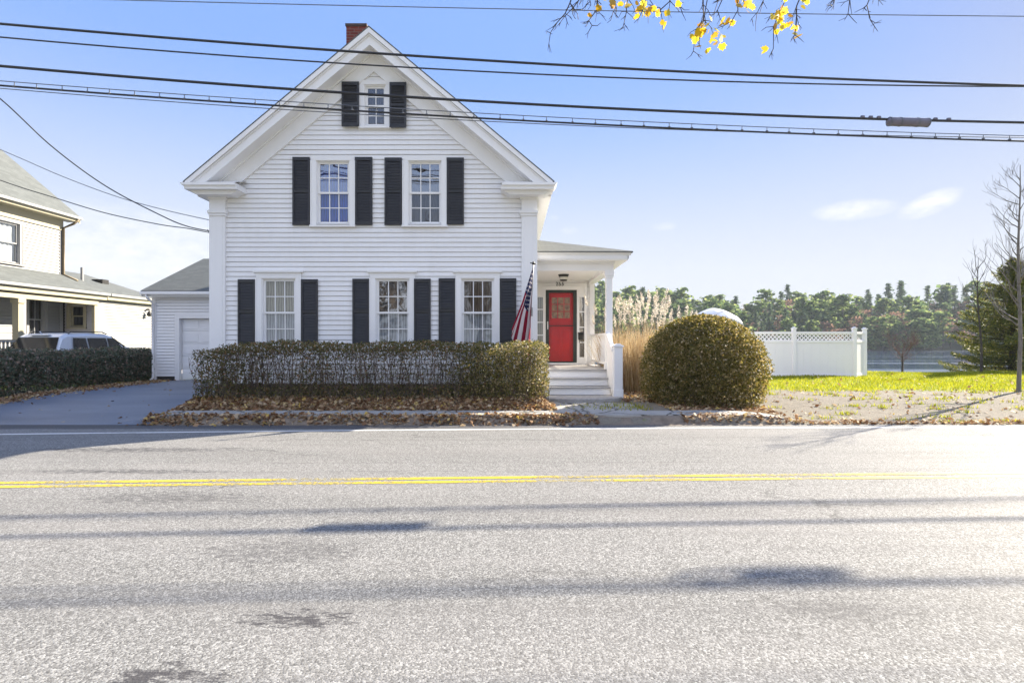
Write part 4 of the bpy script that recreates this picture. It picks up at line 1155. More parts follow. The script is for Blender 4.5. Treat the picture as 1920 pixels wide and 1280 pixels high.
# ------------------------------------------------------------------ round clipped bush
BX, BY = 4.39, 12.75
bush = empty('round_bush', (BX, BY, .12), 'large round clipped evergreen bush right of the front steps', 'bush')
def brad(z):
    """radius of the dome at height z"""
    h = (z - .12) / 2.04
    if h < 0: return 1.25
    if h < .38: return 1.30 + .11 * math.sin(h / .38 * math.pi / 2)
    q = (h - .38) / .62
    return 1.41 * math.sqrt(max(0, 1 - q ** 2.05))
hedge_stems(BX - .8, BX + .8, BY - .7, BY + .7, gz1, lambda x: 1.45, 120, 13, .5).build('stems', M['twig'], bush)
pts = []
while len(pts) < 52000:
    z = gg.uniform(.16, 2.18); a = gg.uniform(0, 2 * math.pi); r0 = brad(z)
    lump = 1 + .030 * math.sin(a * 5 + z * 3) + .028 * math.sin(a * 11 - z * 7) + .022 * math.sin(a * 23 + z * 17) + (.05 * gg.random() if gg.random() < .04 else 0)
    s = gg.random() ** .32
    if gg.random() < .2: s = gg.random() ** .5
    rr = r0 * lump * (s + abs(gg.normal()) * .006) 
    if gg.random() > r0 / 1.41 + .15: continue
    if z < .4 and gg.random() < .35: continue
    pts.append((BX + rr * math.cos(a), BY + rr * .93 * math.sin(a), z + gg.normal() * .01))
pts = np.array(pts)
leaves('foliage', pts, gg.uniform(.032, .062, len(pts)), M['bush_leaf'], bush, 8)

# ------------------------------------------------------------------ pampas-like grass behind the bush
reeds = empty('ornamental_grass', (3.6, 15.4, .2), 'tall clump of dry tan grass with white feathery plumes between the porch and the round bush', 'grass clump')
V = []; F = []
def blade(V, F, p, d, L_, w, bend, r, seg=4):
    side = d.cross(Vector((0, 0, 1)))
    if side.length < .05: side = Vector((math.cos(r), math.sin(r), 0))
    side.normalize(); q = Matrix.Rotation(r, 3, d) @ side
    n0 = len(V); pos = p.copy(); dd = d.copy()
    for k in range(seg + 1):
        ww = w * (1 - .85 * k / seg)
        V.append(tuple(pos - q * ww)); V.append(tuple(pos + q * ww))
        dd = (dd + Vector((bend.x, bend.y, -bend.length * .4)) * (k + 1) / seg).normalized(); pos = pos + dd * L_ / seg
    for k in range(seg):
        F.append((n0 + 2 * k, n0 + 2 * k + 1, n0 + 2 * k + 3, n0 + 2 * k + 2))
    return pos, dd
tips = []
r = random.Random(5)
for i in range(5200):
    a = r.uniform(0, 2 * math.pi); q = math.sqrt(r.random())
    x = 3.75 + 1.15 * q * math.cos(a); y = 15.5 + .9 * q * math.sin(a)
    d = Vector((.10 * (x - 3.75) + r.gauss(0, .10), .10 * (y - 15.5) + r.gauss(0, .10), 1)).normalized()
    L_ = r.uniform(.5, 1.75) if i > 900 else r.uniform(1.5, 2.1)
    blade(V, F, Vector((x, y, .15)), d, L_, r.uniform(.004, .010), Vector((r.gauss(0, .10), r.gauss(0, .10), 0)), r.uniform(0, 6), 4)
npmesh('stems', np.array(V), np.array(F), M['reed'], reeds)
pc = []; V = []; F = []
for i in range(78):
    a = r.uniform(0, 2 * math.pi); q = math.sqrt(r.random())
    x = 3.7 + 1.15 * q * math.cos(a); y = 15.5 + .9 * q * math.sin(a)
    d = Vector((.08 * (x - 3.75) + r.gauss(0, .05), .08 * (y - 15.5) + r.gauss(0, .05), 1)).normalized()
    Ls = r.uniform(1.5, 2.12) - (.25 if x > 4.2 else 0)
    tip, dd = blade(V, F, Vector((x, y, .15)), d, Ls, .006, Vector((r.gauss(0, .03), r.gauss(0, .03), 0)), r.uniform(0, 6), 4)
    ln = r.uniform(.24, .40)
    for k in range(95):
        t = r.random(); w = .050 * math.sin(math.pi * min(1, t * .95 + .07)) ** .7
        pc.append(tip + dd * (t * ln - .08) + Vector((r.gauss(0, w * .55), r.gauss(0, w * .55), r.gauss(0, .012))))
npmesh('plume_stems', np.array(V), np.array(F), M['reed'], reeds)
leaves('plumes', [tuple(p) for p in pc], gg.uniform(.025, .05, len(pc)), M['plume'], reeds, 9, .45)

# ------------------------------------------------------------------ leaf litter, lawn
pts = []
def litter(n, fx, fy, jitter=0.015):
    for i in range(n):
        x = fx(); y = fy(x); pts.append((x, y, gz1(x, y) + .012 + abs(gg.normal()) * jitter))
litter(9000, lambda: gg.uniform(-6.95, .9), lambda x: gg.triangular(11.08, 11.25, 11.95), .022)
litter(2300, lambda: gg.uniform(-6.9, 1.6), lambda x: gg.triangular(KERB - .03, KERB + .10, 10.62), .02)
litter(260, lambda: gg.uniform(-7.4, 1.5), lambda x: gg.uniform(KERB - .15, 11.1), .003)
litter(6500, lambda: -12.25 + abs(gg.normal()) * .34, lambda x: gg.uniform(11.4, 19.5), .02)
litter(1500, lambda: gg.uniform(3.2, 16.0), lambda x: KERB + .06 + abs(gg.normal()) * .22, .012)
litter(650, lambda: gg.uniform(5.5, 16.5), lambda x: gg.uniform(10.4, 15.4), .004)
litter(420, lambda: gg.uniform(6, 22), lambda x: gg.uniform(15, 22), .03)
litter(900, lambda: gg.uniform(3.2, 5.6), lambda x: gg.uniform(11.2, 12.4), .01)
litter(500, lambda: gg.uniform(2.5, 3.6), lambda x: gg.uniform(12.5, 15), .01)
litter(130, lambda: gg.uniform(-12, -7.2), lambda x: gg.uniform(10.5, 18), .003)
pts = np.array(pts); pts[:, 2] = np.maximum(pts[:, 2], .015)
tag(leaves('leaf_litter', pts, .03 + .085 * gg.random(len(pts)) ** 1.6, M['dead_leaf'], None, 10, .7, .55), kind='stuff')

n = 105000
X = gg.uniform(4.5, 32, n); Yl = gg.uniform(14.7, 25.5, n)
edge = 15.15 + .35 * np.sin(X * 1.3) + .25 * np.sin(X * 3.7) + gg.normal(size=n) * .25
keep = (Yl > edge) & ~((X < 6.2) & (Yl < 16.5))
X = X[keep]; Yl = Yl[keep]
extra = 2600
cx = gg.uniform(5.5, 16, 90); cy = gg.uniform(10.5, 14.8, 90); w_ = gg.integers(0, 90, extra)
X = np.concatenate([X, cx[w_] + gg.normal(size=extra) * .12, gg.triangular(1.0, 2.6, 3.0, 420)]); Yl = np.concatenate([Yl, cy[w_] + gg.normal(size=extra) * .05, 11.75 + gg.normal(size=420) * .28])
n = len(X); Zl = gz(X, Yl)
a = gg.uniform(0, 6.28, n); h = gg.uniform(.04, .095, n); w = gg.uniform(.004, .009, n) * 1.4
dx, dy = np.cos(a) * w, np.sin(a) * w; lx, ly = gg.normal(size=n) * .03, gg.normal(size=n) * .03
V = np.stack([np.stack([X - dx, Yl - dy, Zl - .005], 1), np.stack([X + dx, Yl + dy, Zl - .005], 1), np.stack([X + lx, Yl + ly, Zl + h], 1)], 1).reshape(-1, 3)
tag(npmesh('lawn_grass', V, np.arange(3 * n).reshape(n, 3), M['grass_blade']), kind='stuff')

# ------------------------------------------------------------------ bare trees
def grow(b, p, d, L_, rad, depth, r, spread=.55, upw=.12, seg=4, tips=None, minr=.002, kids=(2, 3), wob=.12, first=False, ratio=.68):
    pts = [p]; rr = [rad]; q = p; dd = d.normalized()
    for k in range(seg):
        dd = (dd + Vector((r.gauss(0, wob), r.gauss(0, wob), r.gauss(0, wob * .6) + upw))).normalized()
        q = q + dd * L_ / seg; pts.append(q); rr.append(max(minr, rad * (1 - .40 * (k + 1) / seg)))
    b.tube(pts, rr, 7 if rad > .03 else (5 if rad > .01 else 3), caps=False)
    if depth == 0:
        if tips is not None: tips.append((q, dd))
        return
    for k in range(r.randint(*kids)):
        j = r.randint(max(1, seg - 3), seg); a = pts[j]
        e = Vector((r.gauss(0, 1), r.gauss(0, 1), r.gauss(0, .5))); e -= dd * e.dot(dd); e.normalize()
        nd = (dd + e * r.uniform(.5, 1.0) * spread * 1.6).normalized()
        grow(b, a, nd, L_ * r.uniform(.55, .82) * (ratio / .68), rr[j] * r.uniform(.5, .72), depth - 1, r, spread, upw, seg, tips, minr, kids, wob, ratio=ratio)
    grow(b, q, (dd + Vector((r.gauss(0, .2), r.gauss(0, .2), .05))).normalized(), L_ * .72, rr[-1], depth - 1, r, spread, upw, seg, tips, minr, kids, wob, ratio=ratio)

# street tree at the right edge
st = empty('bare_tree', (13.58, 14.85, .2), 'slim bare grey tree at the right edge of the picture on the gravel', 'tree')
r = random.Random(18)
b = MB(); bp = Vector((13.58, 14.85, .12)); tp = []
for k in range(9): tp.append(bp + Vector((.015 * math.sin(k), .02 * math.cos(k * 1.3), 6.15 * k / 8)))
b.tube(tp, [.056, .048, .044, .040, .035, .030, .023, .016, .008], 9, caps=False)
b.tube([bp, bp + Vector((0, 0, .12))], [.10, .056], 9, caps=False)
b.build('trunk', M['bark'], st, smooth=True)
b = MB()
for k in range(26):
    h = 1.9 + 4.2 * k / 26; f = h / 6.4
    i = min(7, int(f * 8)); a = tp[i].lerp(tp[i + 1], f * 8 - i)
    an = k * 2.4 + r.uniform(-.4, .4)
    if k % 3 == 0: an = math.pi + r.uniform(-.5, .5)
    d = Vector((math.cos(an), math.sin(an), r.uniform(.35, 1.0)))
    grow(b, a, d, r.uniform(.5, .85) * (1.3 - .95 * f), .022 * (1.15 - f * .7), 3, r, .5, .10, 4, None, .0025, (1, 2), .13)
b.build('branches', M['bark'], st)

# sapling by the spruce and small shrub on the lawn
sp = empty('bare_sapling', (20.6, 24.2, 0), 'thin leafless sapling left of the spruce at the lawn edge', 'tree')
r = random.Random(4); b = MB(); bp = Vector((20.3, 24.0, gz1(20.3, 24.0) - .05))
tp = [bp + Vector((-.02 * k + .05 * math.sin(k * .9), 0, 5.0 * k / 8)) for k in range(9)]
b.tube(tp, [.055, .05, .044, .038, .032, .026, .02, .014, .007], 7, caps=False); b.build('trunk', M['bark_dark'], sp, smooth=True)
b = MB()
for k in range(14):
    f = .35 + .6 * k / 14; i = min(7, int(f * 8)); a = tp[i].lerp(tp[i + 1], f * 8 - i); an = k * 2.4
    grow(b, a, Vector((math.cos(an), math.sin(an), 1.2)), r.uniform(.5, .8), .016, 2, r, .5, .1, 4, None, .004, (1, 2), .12)
b.build('branches', M['bark_dark'], sp)
sh = empty('bare_shrub', (16.6, 23.7, 0), 'small leafless rusty shrub standing alone by the lake behind the lawn', 'shrub')
r = random.Random(9); b = MB(); bp = Vector((17.1, 24.3, gz1(17.1, 24.3) - .05))
b.tube([bp, bp + Vector((.01, 0, .45)), bp + Vector((0, 0, .9))], [.045, .038, .03], 6, caps=False); b.build('trunk', M['bark_dark'], sh, smooth=True)
b = MB()
M['rusty_twig'] = simple('rusty_twig', (.20, .12, .10), (.13, .09, .08), 5, .9)
for k in range(11):
    an = k * 2.4; grow(b, bp + Vector((0, 0, .5 + .4 * k / 11)), Vector((math.cos(an), math.sin(an), 1.0)), r.uniform(.42, .62), .012, 3, r, .5, .06, 3, None, .004, (2, 2), .12)
b.build('branches', M['rusty_twig'], sh)

# spruce at the right
spx, spy = 24.0, 26.6
sc_ = empty('spruce_tree', (spx, spy, -.4), 'dark green spruce with yellowish branch tips behind the bare tree at the right edge', 'tree')
r = random.Random(31); zb = gz1(spx, spy); H_ = 5.6 - zb
b = MB(); b.tube([(spx, spy, zb - .1), (spx, spy, zb + H_ * .5), (spx, spy, zb + H_)], [.16, .09, .01], 8, caps=False); b.build('trunk', M['bark_dark'], sc_)
b = MB(); C = []
for k in range(330):
    f = (k + r.random()) / 330; h = .25 + (H_ - .3) * f; an = r.uniform(0, 6.283)
    ln = 3.1 * (1 - f) ** .8 * r.uniform(.62, 1.12) + .12
    d = Vector((math.cos(an), math.sin(an), .12 + .35 * f)); p = Vector((spx, spy, zb + h)); pts_ = [p]
    for j in range(5):
        d = (d + Vector((r.gauss(0, .06), r.gauss(0, .06), -.10 + .07 * j))).normalized(); p = p + d * ln / 5; pts_.append(p)
    b.tube(pts_, [.022, .017, .013, .010, .006, .003], 4, caps=False)
    nn = int(110 * ln) + 20
    for q in range(nn):
        t = r.random() ** .7 * 4.999; j = int(t); a = pts_[j].lerp(pts_[j + 1], t - j)
        sd = d.cross(Vector((0, 0, 1))).normalized(); w = .33 * (1 - t / 6.0) * min(1, ln)
        s_ = r.uniform(-1, 1)
        C.append(a + sd * s_ * w + d * abs(s_) * w * .5 + Vector((0, 0, -abs(r.gauss(0, .08)))))
b.build('branches', M['bark_dark'], sc_)
leaves('needles', [tuple(c) for c in C], gg.uniform(.06, .13, len(C)), M['spruce'], sc_, 14, .28)

# ------------------------------------------------------------------ maple whose branch tips hang into the top of the picture
mp = empty('maple_tree', (7.6, 3.0, 0), 'overhanging branch tips with a few yellow autumn leaves along the top edge', 'tree')
r = random.Random(77)
b = MB(); b.tube([(7.6, 3.0, -.1), (7.5, 3.05, 1.5), (7.45, 3.1, 3.2), (7.2, 3.3, 4.6)], [.26, .20, .18, .15], 12, caps=False)
b.tube([(7.2, 3.3, 4.6), (7.5, 3.2, 6.2), (7.7, 3.0, 8.0)], [.14, .10, .05], 9, caps=False); b.build('trunk', M['bark'], mp, smooth=True)
def at(px, py, Y): return Vector(((px - 960) * Y / FPX, Y, EYE + (640 - py) * Y / FPX))
limb = [Vector((7.2, 3.3, 4.5)), Vector((6.0, 3.9, 5.05)), Vector((4.6, 4.5, 5.3)), Vector((3.2, 4.9, 5.35)), Vector((1.9, 5.1, 5.3)), Vector((.75, 5.2, 5.15))]
b = MB(); b.tube(limb, [.12, .085, .06, .042, .028, .014], 8, caps=False)
tips = [  # px, py of the tip, px of where it leaves the limb
    (1032, 62, 1120), (1110, 48, 1130), (1170, 44, 1190), (1243, 42, 1250), (1300, 96, 1335), (1312, 70, 1400), (1450, 92, 1500), (1490, 66, 1500), (1590, 26, 1625), (1632, 38, 1610), (1372, 40, 1420), (1205, 20, 1230), (1275, 12, 1300), (1060, 30, 1140), (1092, 18, 1150), (1150, 22, 1160), (1345, 20, 1380), (1420, 24, 1450), (1560, 12, 1600)]
lc = []
def limb_at(px):
    x = (px - 960) * 5.05 / FPX
    for a, c in zip(limb[:-1], limb[1:]):
        if c.x <= x <= a.x: return a.lerp(c, (a.x - x) / (a.x - c.x))
    return limb[-1].copy()
for px, py, lx_ in tips:
    s = limb_at(lx_); e = at(px, py, r.uniform(4.8, 5.3)); n_ = 7; pts_ = []
    for k in range(n_ + 1):
        t = k / n_; q = s.lerp(e, t); q.z += -.10 * math.sin(math.pi * t) * (-1 if r.random() < .3 else .4)
        q += Vector((r.gauss(0, .022), r.gauss(0, .03), r.gauss(0, .018))) * (1 if 0 < k < n_ else 0); pts_.append(q)
    b.tube(pts_, [.011 * (1 - .10 * k) for k in range(n_ + 1)], 5, caps=False)
    for k in range(2, n_ + 1):
        for w in range(r.choice((1, 2, 2, 3))):
            d = (pts_[k] - pts_[k - 1]).normalized() + Vector((r.uniform(-1, 1), r.uniform(-.8, .8), r.uniform(-.5, .45)))
            d.normalize(); ln = r.uniform(.05, .17)
            a = pts_[k]; m_ = a + d * ln * .55 + Vector((r.gauss(0, .012), 0, r.gauss(0, .012))); t_ = a + d * ln
            b.tube([a, m_, t_], [.004, .0032, .002], 3, caps=False)
            for u_ in range(r.choice((0, 1, 2))):
                dd = (d + Vector((r.uniform(-1, 1), r.uniform(-1, 1), r.uniform(-1, .6)))).normalized(); b.tube([m_, m_ + dd * r.uniform(.03, .08)], [.0028, .0018], 3, caps=False)
b.build('branches', M['bark_dark'], mp)
for px, py, sprd, k in ((1138, 2, 8, 3), (1180, 3, 10, 4), (1200, 8, 10, 5), (1215, 22, 9, 6), (1243, 48, 4, 1), (1240, 26, 7, 2), (1110, 26, 4, 2), (1278, 4, 8, 2), (1302, 72, 10, 4), (1318, 66, 9, 5), (1340, 58, 12, 6),
                         (1362, 42, 7, 3), (1345, 78, 7, 2), (1326, 90, 6, 1), (1388, 10, 9, 4), (1405, 8, 8, 3), (1462, 40, 11, 8), (1464, 28, 8, 4), (1480, 45, 7, 2), (1490, 56, 6, 4), (1432, 98, 4, 1), (1465, 4, 10, 3), (1508, 2, 6, 2)):
    for i in range(int(k * 1.5 + .5)): lc.append(at(px + r.gauss(0, sprd), py + r.gauss(0, sprd), r.uniform(4.8, 5.25)))
V = []; F = []
lobes = [(0, .55), (.33, .38), (.62, .48), (.95, .32), (1.3, .46), (1.75, .30), (2.2, .34), (2.75, .22), (math.pi, .14)]
out_ = [(t, q) for t, q in lobes] + [(2 * math.pi - t, q) for t, q in reversed(lobes[1:-1])]
for c in lc:
    nrm = Vector((r.gauss(0, 1), r.gauss(0, 1) - .6, r.gauss(0, .7))).normalized(); t1 = nrm.orthogonal().normalized(); t1 = Matrix.Rotation(r.uniform(0, 6.28), 3, nrm) @ t1; t2 = nrm.cross(t1)
    s = r.uniform(.036, .07); n0 = len(V); curl = r.uniform(-.35, .35)
    for t, q in out_:
        V.append(tuple(c + (t1 * math.cos(t) + t2 * math.sin(t)) * q * s * 1.5 + nrm * curl * q * q * s * 2))
    F.append(list(range(n0, n0 + len(out_))))
npmesh('foliage', np.array(V), np.array(F), M['maple'], mp)

# trees across the road, seen only as reflections in the front windows
for bx_, by_, hh_, sd_, lb in ((-6.8, -15, 4.6, 61, 'tall bare tree across the road, mirrored in the upper right window'), (-9.6, -13, 3.2, 62, 'bare tree across the road, mirrored in the middle ground-floor window'), (-2.3, -14, 3.0, 63, 'bare tree across the road, mirrored in the ground-floor window nearest the flag')):
    rt = empty('bare_tree', (bx_, by_, 0), lb, 'tree'); r = random.Random(sd_)
    b = MB(); b.tube([(bx_, by_, -.1), (bx_ + .1, by_, hh_ * .6), (bx_, by_, hh_ * 1.2)], [.3, .24, .2], 9, caps=False); b.build('trunk', M['bark_dark'], rt)
    b = MB()
    for k in range(7):
        an = k * 2.4; grow(b, Vector((bx_, by_, hh_ * (.5 + .1 * k))), Vector((math.cos(an), math.sin(an), .7)), hh_ * .62, .12, 4, r, .55, .08, 4, None, .012, (2, 3), .13)
    b.build('branches', M['bark_dark'], rt)
# ------------------------------------------------------------------ vinyl fence
fence = empty('vinyl_fence', (10, 21.2, .2), 'white vinyl privacy fence with lattice top on the lawn', 'fence')
FYY = 21.1
zb_ = .17
def fence_panel(P, u, ln, z0=zb_, h=1.72):
    P = Vector(P); u = Vector(u).normalized(); n = Vector((-u.y, u.x, 0))
    def bx(mb, a0, a1, d0, d1, za, zb):
        k = len(mb.v)
        for d in (d0, d1):
            for a, z in ((a0, za), (a1, za), (a1, zb), (a0, zb)):
                q = P + u * a + n * d; mb.v.append((q.x, q.y, z))
        for f in ((0, 1, 2, 3), (7, 6, 5, 4), (0, 4, 5, 1), (1, 5, 6, 2), (2, 6, 7, 3), (3, 7, 4, 0)): mb.f.append(tuple(k + i for i in f)); mb.mi.append(0)
    b = MB(); k = max(1, int(ln / .29)); w = ln / k
    for i in range(k): bx(b, i * w + .004, (i + 1) * w - .004, -.012, .012, z0 + .10, z0 + 1.34)
    bx(b, 0, ln, -.006, .006, z0 + .1, z0 + 1.34)
    b.build('panel', M['vinyl'], fence)
    b = MB(); bx(b, 0, ln, -.03, .03, z0 + .04, z0 + .13); bx(b, 0, ln, -.03, .03, z0 + 1.33, z0 + 1.43); bx(b, 0, ln, -.03, .03, z0 + 1.66, z0 + 1.75)
    b.build('rail', M['vinyl'], fence, bevel=.004)
    b = MB(); z0l, z1l = z0 + 1.425, z0 + 1.665; H = z1l - z0l; s = .155; w = .030
    for sg, off in ((1, .004), (-1, -.004)):
        a = -H
        while a < ln:
            # a diagonal slat from (a, z0l) to (a + H, z1l)
            t0, t1 = max(0, -a / H), min(1, (ln - a) / H)
            if t1 > t0:
                x0, x1 = a + H * t0, a + H * t1
                if sg < 0: x0, x1 = ln - x0, ln - x1
                za, zb = z0l + H * t0, z0l + H * t1
                pts = [(x0 - w, za), (x0 + w, za), (x1 + w, zb), (x1 - w, zb)]
                b.poly([tuple((P + u * min(max(p[0], 0), ln) + n * off).to_2d()) + (p[1],) for p in pts])
            a += s
    b.build('lattice', M['vinyl'], fence)
def fence_post(x, y, h=1.86):
    b = MB(); b.box(x - .065, x + .065, y - .065, y + .065, zb_ - .1, zb_ + h); b.box(x - .085, x + .085, y - .085, y + .085, zb_ + h, zb_ + h + .03)
    b.prism([(x - .07, zb_ + h + .03), (x + .07, zb_ + h + .03), (x, zb_ + h + .075)], 'y', y - .07, y + .07)
    b.build('post', M['vinyl'], fence, bevel=.004)
px_ = [5.9, 8.35, 10.72, 13.02]
for a, c in zip(px_[:-1], px_[1:]): fence_panel((a + .06, FYY, 0), (1, 0, 0), c - a - .12)
for x in px_: fence_post(x, FYY)
ex_, ey_ = 13.98, 22.0
dv_ = Vector((ex_ - 13.02, ey_ - FYY, 0)); fence_panel(Vector((13.02, FYY, 0)) + dv_.normalized() * .07, dv_, dv_.length - .14); fence_post(ex_, ey_)

# white rounded cover showing over the bush
cov = empty('domed_cover', (7.3, 19.0, .2), 'white rounded cover peeking over the top of the round bush', 'cover')
b = MB(); k = 24; secs = []
for j in range(37):
    t = j / 36; y = 18.0 + 3.2 * t; hgt = 2.66 * (.60 + .40 * math.sin(math.pi * min(1, t * 1.15 + .38)) ** .8) ; wd = .88 * (.55 + .45 * math.sin(math.pi * (t * .75 + .2)))
    hgt = 2.0 + .72 * math.sin(math.pi * (t * .8 + .12)) ** .8
    sec = []
    for i in range(k + 1):
        a = math.pi * i / k; sag = 1 - .02 * abs(math.sin(a * 6))
        sec.append((7.06 - wd * math.cos(a) * (abs(math.cos(a)) ** -.25 if abs(math.cos(a)) > .02 else 1) * sag, y, .25 + (hgt - .25) * math.sin(a) ** .62 * sag))
    secs.append(sec)
for a, c in zip(secs[:-1], secs[1:]):
    for i in range(k): b.poly([a[i], a[i + 1], c[i + 1], c[i]])
b.poly(secs[0]); b.poly(secs[-1])
M['tarp'] = simple('white_tarp', (.78, .78, .78), (.70, .70, .69), 1.2, .5, bump=.2, bscale=4)
b.build('cover', M['tarp'], cov, smooth=True)
b = MB()
for j in (6, 18, 30): b.tube([(x, y, z + .004) for x, y, z in secs[j]], .012, 5)
b.build('seam', M['tarp'], cov)

# ------------------------------------------------------------------ parked car behind the left hedge
car = empty('parked_car', (-14.6, 19.2, .2), 'pale silver estate car parked behind the dark hedge, roof and windows showing', 'car')
M['carpaint'] = simple('silver_car_paint', (.62, .66, .72), (.60, .64, .70), 2, .22, spec=.6)
M['carglass'] = simple('dark_car_glass', (.02, .022, .024), (.03, .03, .03), 2, .06, spec=.45)
M['rubber'] = simple('tyre_rubber', (.02, .02, .02), None, 10, .85)
M['alloy'] = simple('alloy_rim', (.55, .55, .56), None, 4, .3, .9)
M['redlens'] = simple('red_lens', (.45, .02, .02), None, 4, .2)
M['clearlens'] = simple('clear_lens', (.75, .75, .75), None, 4, .15)
CX, CY, CZ = -14.62, 16.75, .2       # rear bumper at CY, nose towards +y
prof = [  # along y: belt half width, roof half width, roof z, belt z
]
def body_sec(y, hw, zlo, zbelt, hood):
    return [(CX - hw * .94, CY + y, CZ + zlo), (CX - hw, CY + y, CZ + zlo + .22), (CX - hw, CY + y, CZ + zbelt - .18), (CX - hw * .95, CY + y, CZ + zbelt), (CX - hw * .5, CY + y, CZ + hood), (CX + hw * .5, CY + y, CZ + hood), (CX + hw * .95, CY + y, CZ + zbelt), (CX + hw, CY + y, CZ + zbelt - .18), (CX + hw, CY + y, CZ + zlo + .22), (CX + hw * .94, CY + y, CZ + zlo)]
secs = [body_sec(*q) for q in ((0, .80, .45, .80, .82), (.08, .86, .28, .98, 1.0), (.5, .90, .22, 1.02, 1.03), (1.6, .91, .20, 1.01, 1.02), (2.9, .91, .20, .99, 1.01), (3.5, .90, .22, .95, 1.0), (4.2, .87, .26, .86, .92), (4.5, .80, .32, .72, .78), (4.58, .72, .40, .62, .66))]
b = MB()
for a, c in zip(secs[:-1], secs[1:]):
    for i in range(9): b.poly([a[i], a[i + 1], c[i + 1], c[i]])
    b.poly([a[9], a[0], c[0], c[9]])
b.poly(secs[0]); b.poly(secs[-1])
# cabin: pillars and roof
def cab(y, hwb, hwr, zr_): return [(CX - hwb, CY + y, CZ + 1.0), (CX - hwr, CY + y, CZ + zr_ - .09), (CX - hwr * .86, CY + y, CZ + zr_), (CX + hwr * .86, CY + y, CZ + zr_), (CX + hwr, CY + y, CZ + zr_ - .09), (CX + hwb, CY + y, CZ + 1.0)]
cs = [cab(.10, .84, .80, 1.05), cab(.42, .85, .70, 1.50), cab(.62, .85, .70, 1.585), (cab(1.5, .86, .71, 1.63)), cab(2.3, .86, .70, 1.60), cab(2.62, .86, .68, 1.53), cab(3.35, .84, .80, 1.05)]
for a, c in zip(cs[:-1], cs[1:]):
    for i in range(5): b.poly([a[i], a[i + 1], c[i + 1], c[i]])
b.poly(cs[0]); b.poly(cs[-1])
body = b.build('body', M['carpaint'], car, smooth=False, bevel=.02)
def lerp3(a, c, t): return tuple(a[i] + (c[i] - a[i]) * t for i in range(3))
def pane(nm, q, off, parent=car, mat='carglass'):
    b = MB(); n_ = (Vector(q[1]) - Vector(q[0])).cross(Vector(q[3]) - Vector(q[0])).normalized()
    cen = sum((Vector(p) for p in q), Vector()) / 4
    if n_.dot(cen - Vector((CX, CY + 1.9, CZ + 1.1))) < 0: n_ = -n_
    b.poly([tuple(Vector(p) + n_ * off) for p in q]); return b.build(nm, M[mat], parent)
def P3(x, y, z): return (CX + x, CY + y, CZ + z)
pane('rear_window', [P3(-.74, .13, 1.08), P3(.74, .13, 1.08), P3(.62, .40, 1.47), P3(-.62, .40, 1.47)], .012)
pane('windscreen', [P3(-.74, 3.29, 1.09), P3(.74, 3.29, 1.09), P3(.60, 2.66, 1.50), P3(-.60, 2.66, 1.50)], .02)
for s in (-1, 1):
    for (ya0, ya1, yb0, yb1) in ((.66, 1.28, .78, 1.30), (1.34, 2.16, 1.36, 2.20), (2.22, 2.92, 2.26, 2.60)):
        pane('side_window', [P3(s * .855, ya0, 1.06), P3(s * .855, ya1, 1.06), P3(s * .730, yb1, 1.46), P3(s * .730, yb0, 1.46)], .014)
    b = MB(); b.tube([P3(s * .62, .75, 1.60), P3(s * .62, .85, 1.66), P3(s * .62, 2.2, 1.67), P3(s * .61, 2.4, 1.60)], .018, 6); b.build('roof_rail', M['blackmetal'], car)
    b = MB(); b.box(CX + s * .80 - .09, CX + s * .80 + .09, CY - .02, CY + .10, CZ + .80, CZ + 1.0); b.build('tail_light', M['redlens'], car, bevel=.01)
    b = MB(); b.box(CX + s * .66 - .14, CX + s * .66 + .14, CY + 4.44, CY + 4.56, CZ + .62, CZ + .74); b.build('headlight', M['clearlens'], car, bevel=.01)
    b = MB(); b.box(CX + s * .98 - .09, CX + s * .98 + .09, CY + 2.78, CY + 2.9, CZ + 1.02, CZ + 1.16); b.build('wing_mirror', M['carpaint'], car, bevel=.02)
    for y in (.85, 3.7):
        w = MB(); a0, a1 = (CX + s * .74, CX + s * .915)
        def disc(mb, r_, x0, x1, k=24):
            mb.prism([(CY + y + r_ * math.cos(2 * math.pi * i / k), CZ + .31 + r_ * math.sin(2 * math.pi * i / k)) for i in range(k)], 'x', x0, x1)
        disc(w, .31, min(a0, a1), max(a0, a1)); wh = w.build('wheel', M['rubber'], car, bevel=.02)
        w = MB(); disc(w, .20, a1 - (.02 if s > 0 else -.02) if s > 0 else a1 - .012, a1 + .012 if s > 0 else a1 + .02); w.build('rim', M['alloy'], wh)
b = MB(); b.tube([P3(0, .5, 1.58), P3(0, .42, 1.66)], .015, 5); b.box(CX - .3, CX + .3, CY + .36, CY + .5, CZ + 1.535, CZ + 1.56); b.build('roof_spoiler', M['carpaint'], car)

# ------------------------------------------------------------------ overhead wires
def line_pts(p0, p1, sag, n=60, ext=.0):
    """p = (px, py, Y) pixel/distance pairs inside the frame, extended well past both edges"""
    a = at(*p0); c = at(*p1); out = []
    for i in range(n + 1):
        t = -1.2 + 3.4 * i / n
        q = a.lerp(c, t); q.z += -sag * 4 * t * (1 - t) 
        out.append(q)
    return out
def wire(name, label, pts, rad, mat='cable', cat='cable', group=None):
    b = MB(); b.tube(pts, rad, 6, caps=True); o = b.build(name, M[mat], None, smooth=True); tag(o, label, cat, group); return o
G = 'overhead wires strung along the road'
YL, YR = 10.05, 11.1
YP0, YP1 = 9.5, 10.15
wire('overhead_wire', 'thinnest overhead wire, highest, along the top edge of the sky', line_pts((215, 0, YL), (1920, 31, YR), .04), .008, 'cable_grey', group=G)
upw = wire('overhead_wire', 'thick black overhead wire, upper of the close pair crossing the chimney', line_pts((0, 45, YP0), (1920, 161, YP1), .13), .021, group=G)
wire('overhead_wire', 'thin black overhead wire, lower of the close pair crossing the chimney', line_pts((0, 70, YP0), (1920, 162.5, YP1 + .2), .20), .013, group=G)
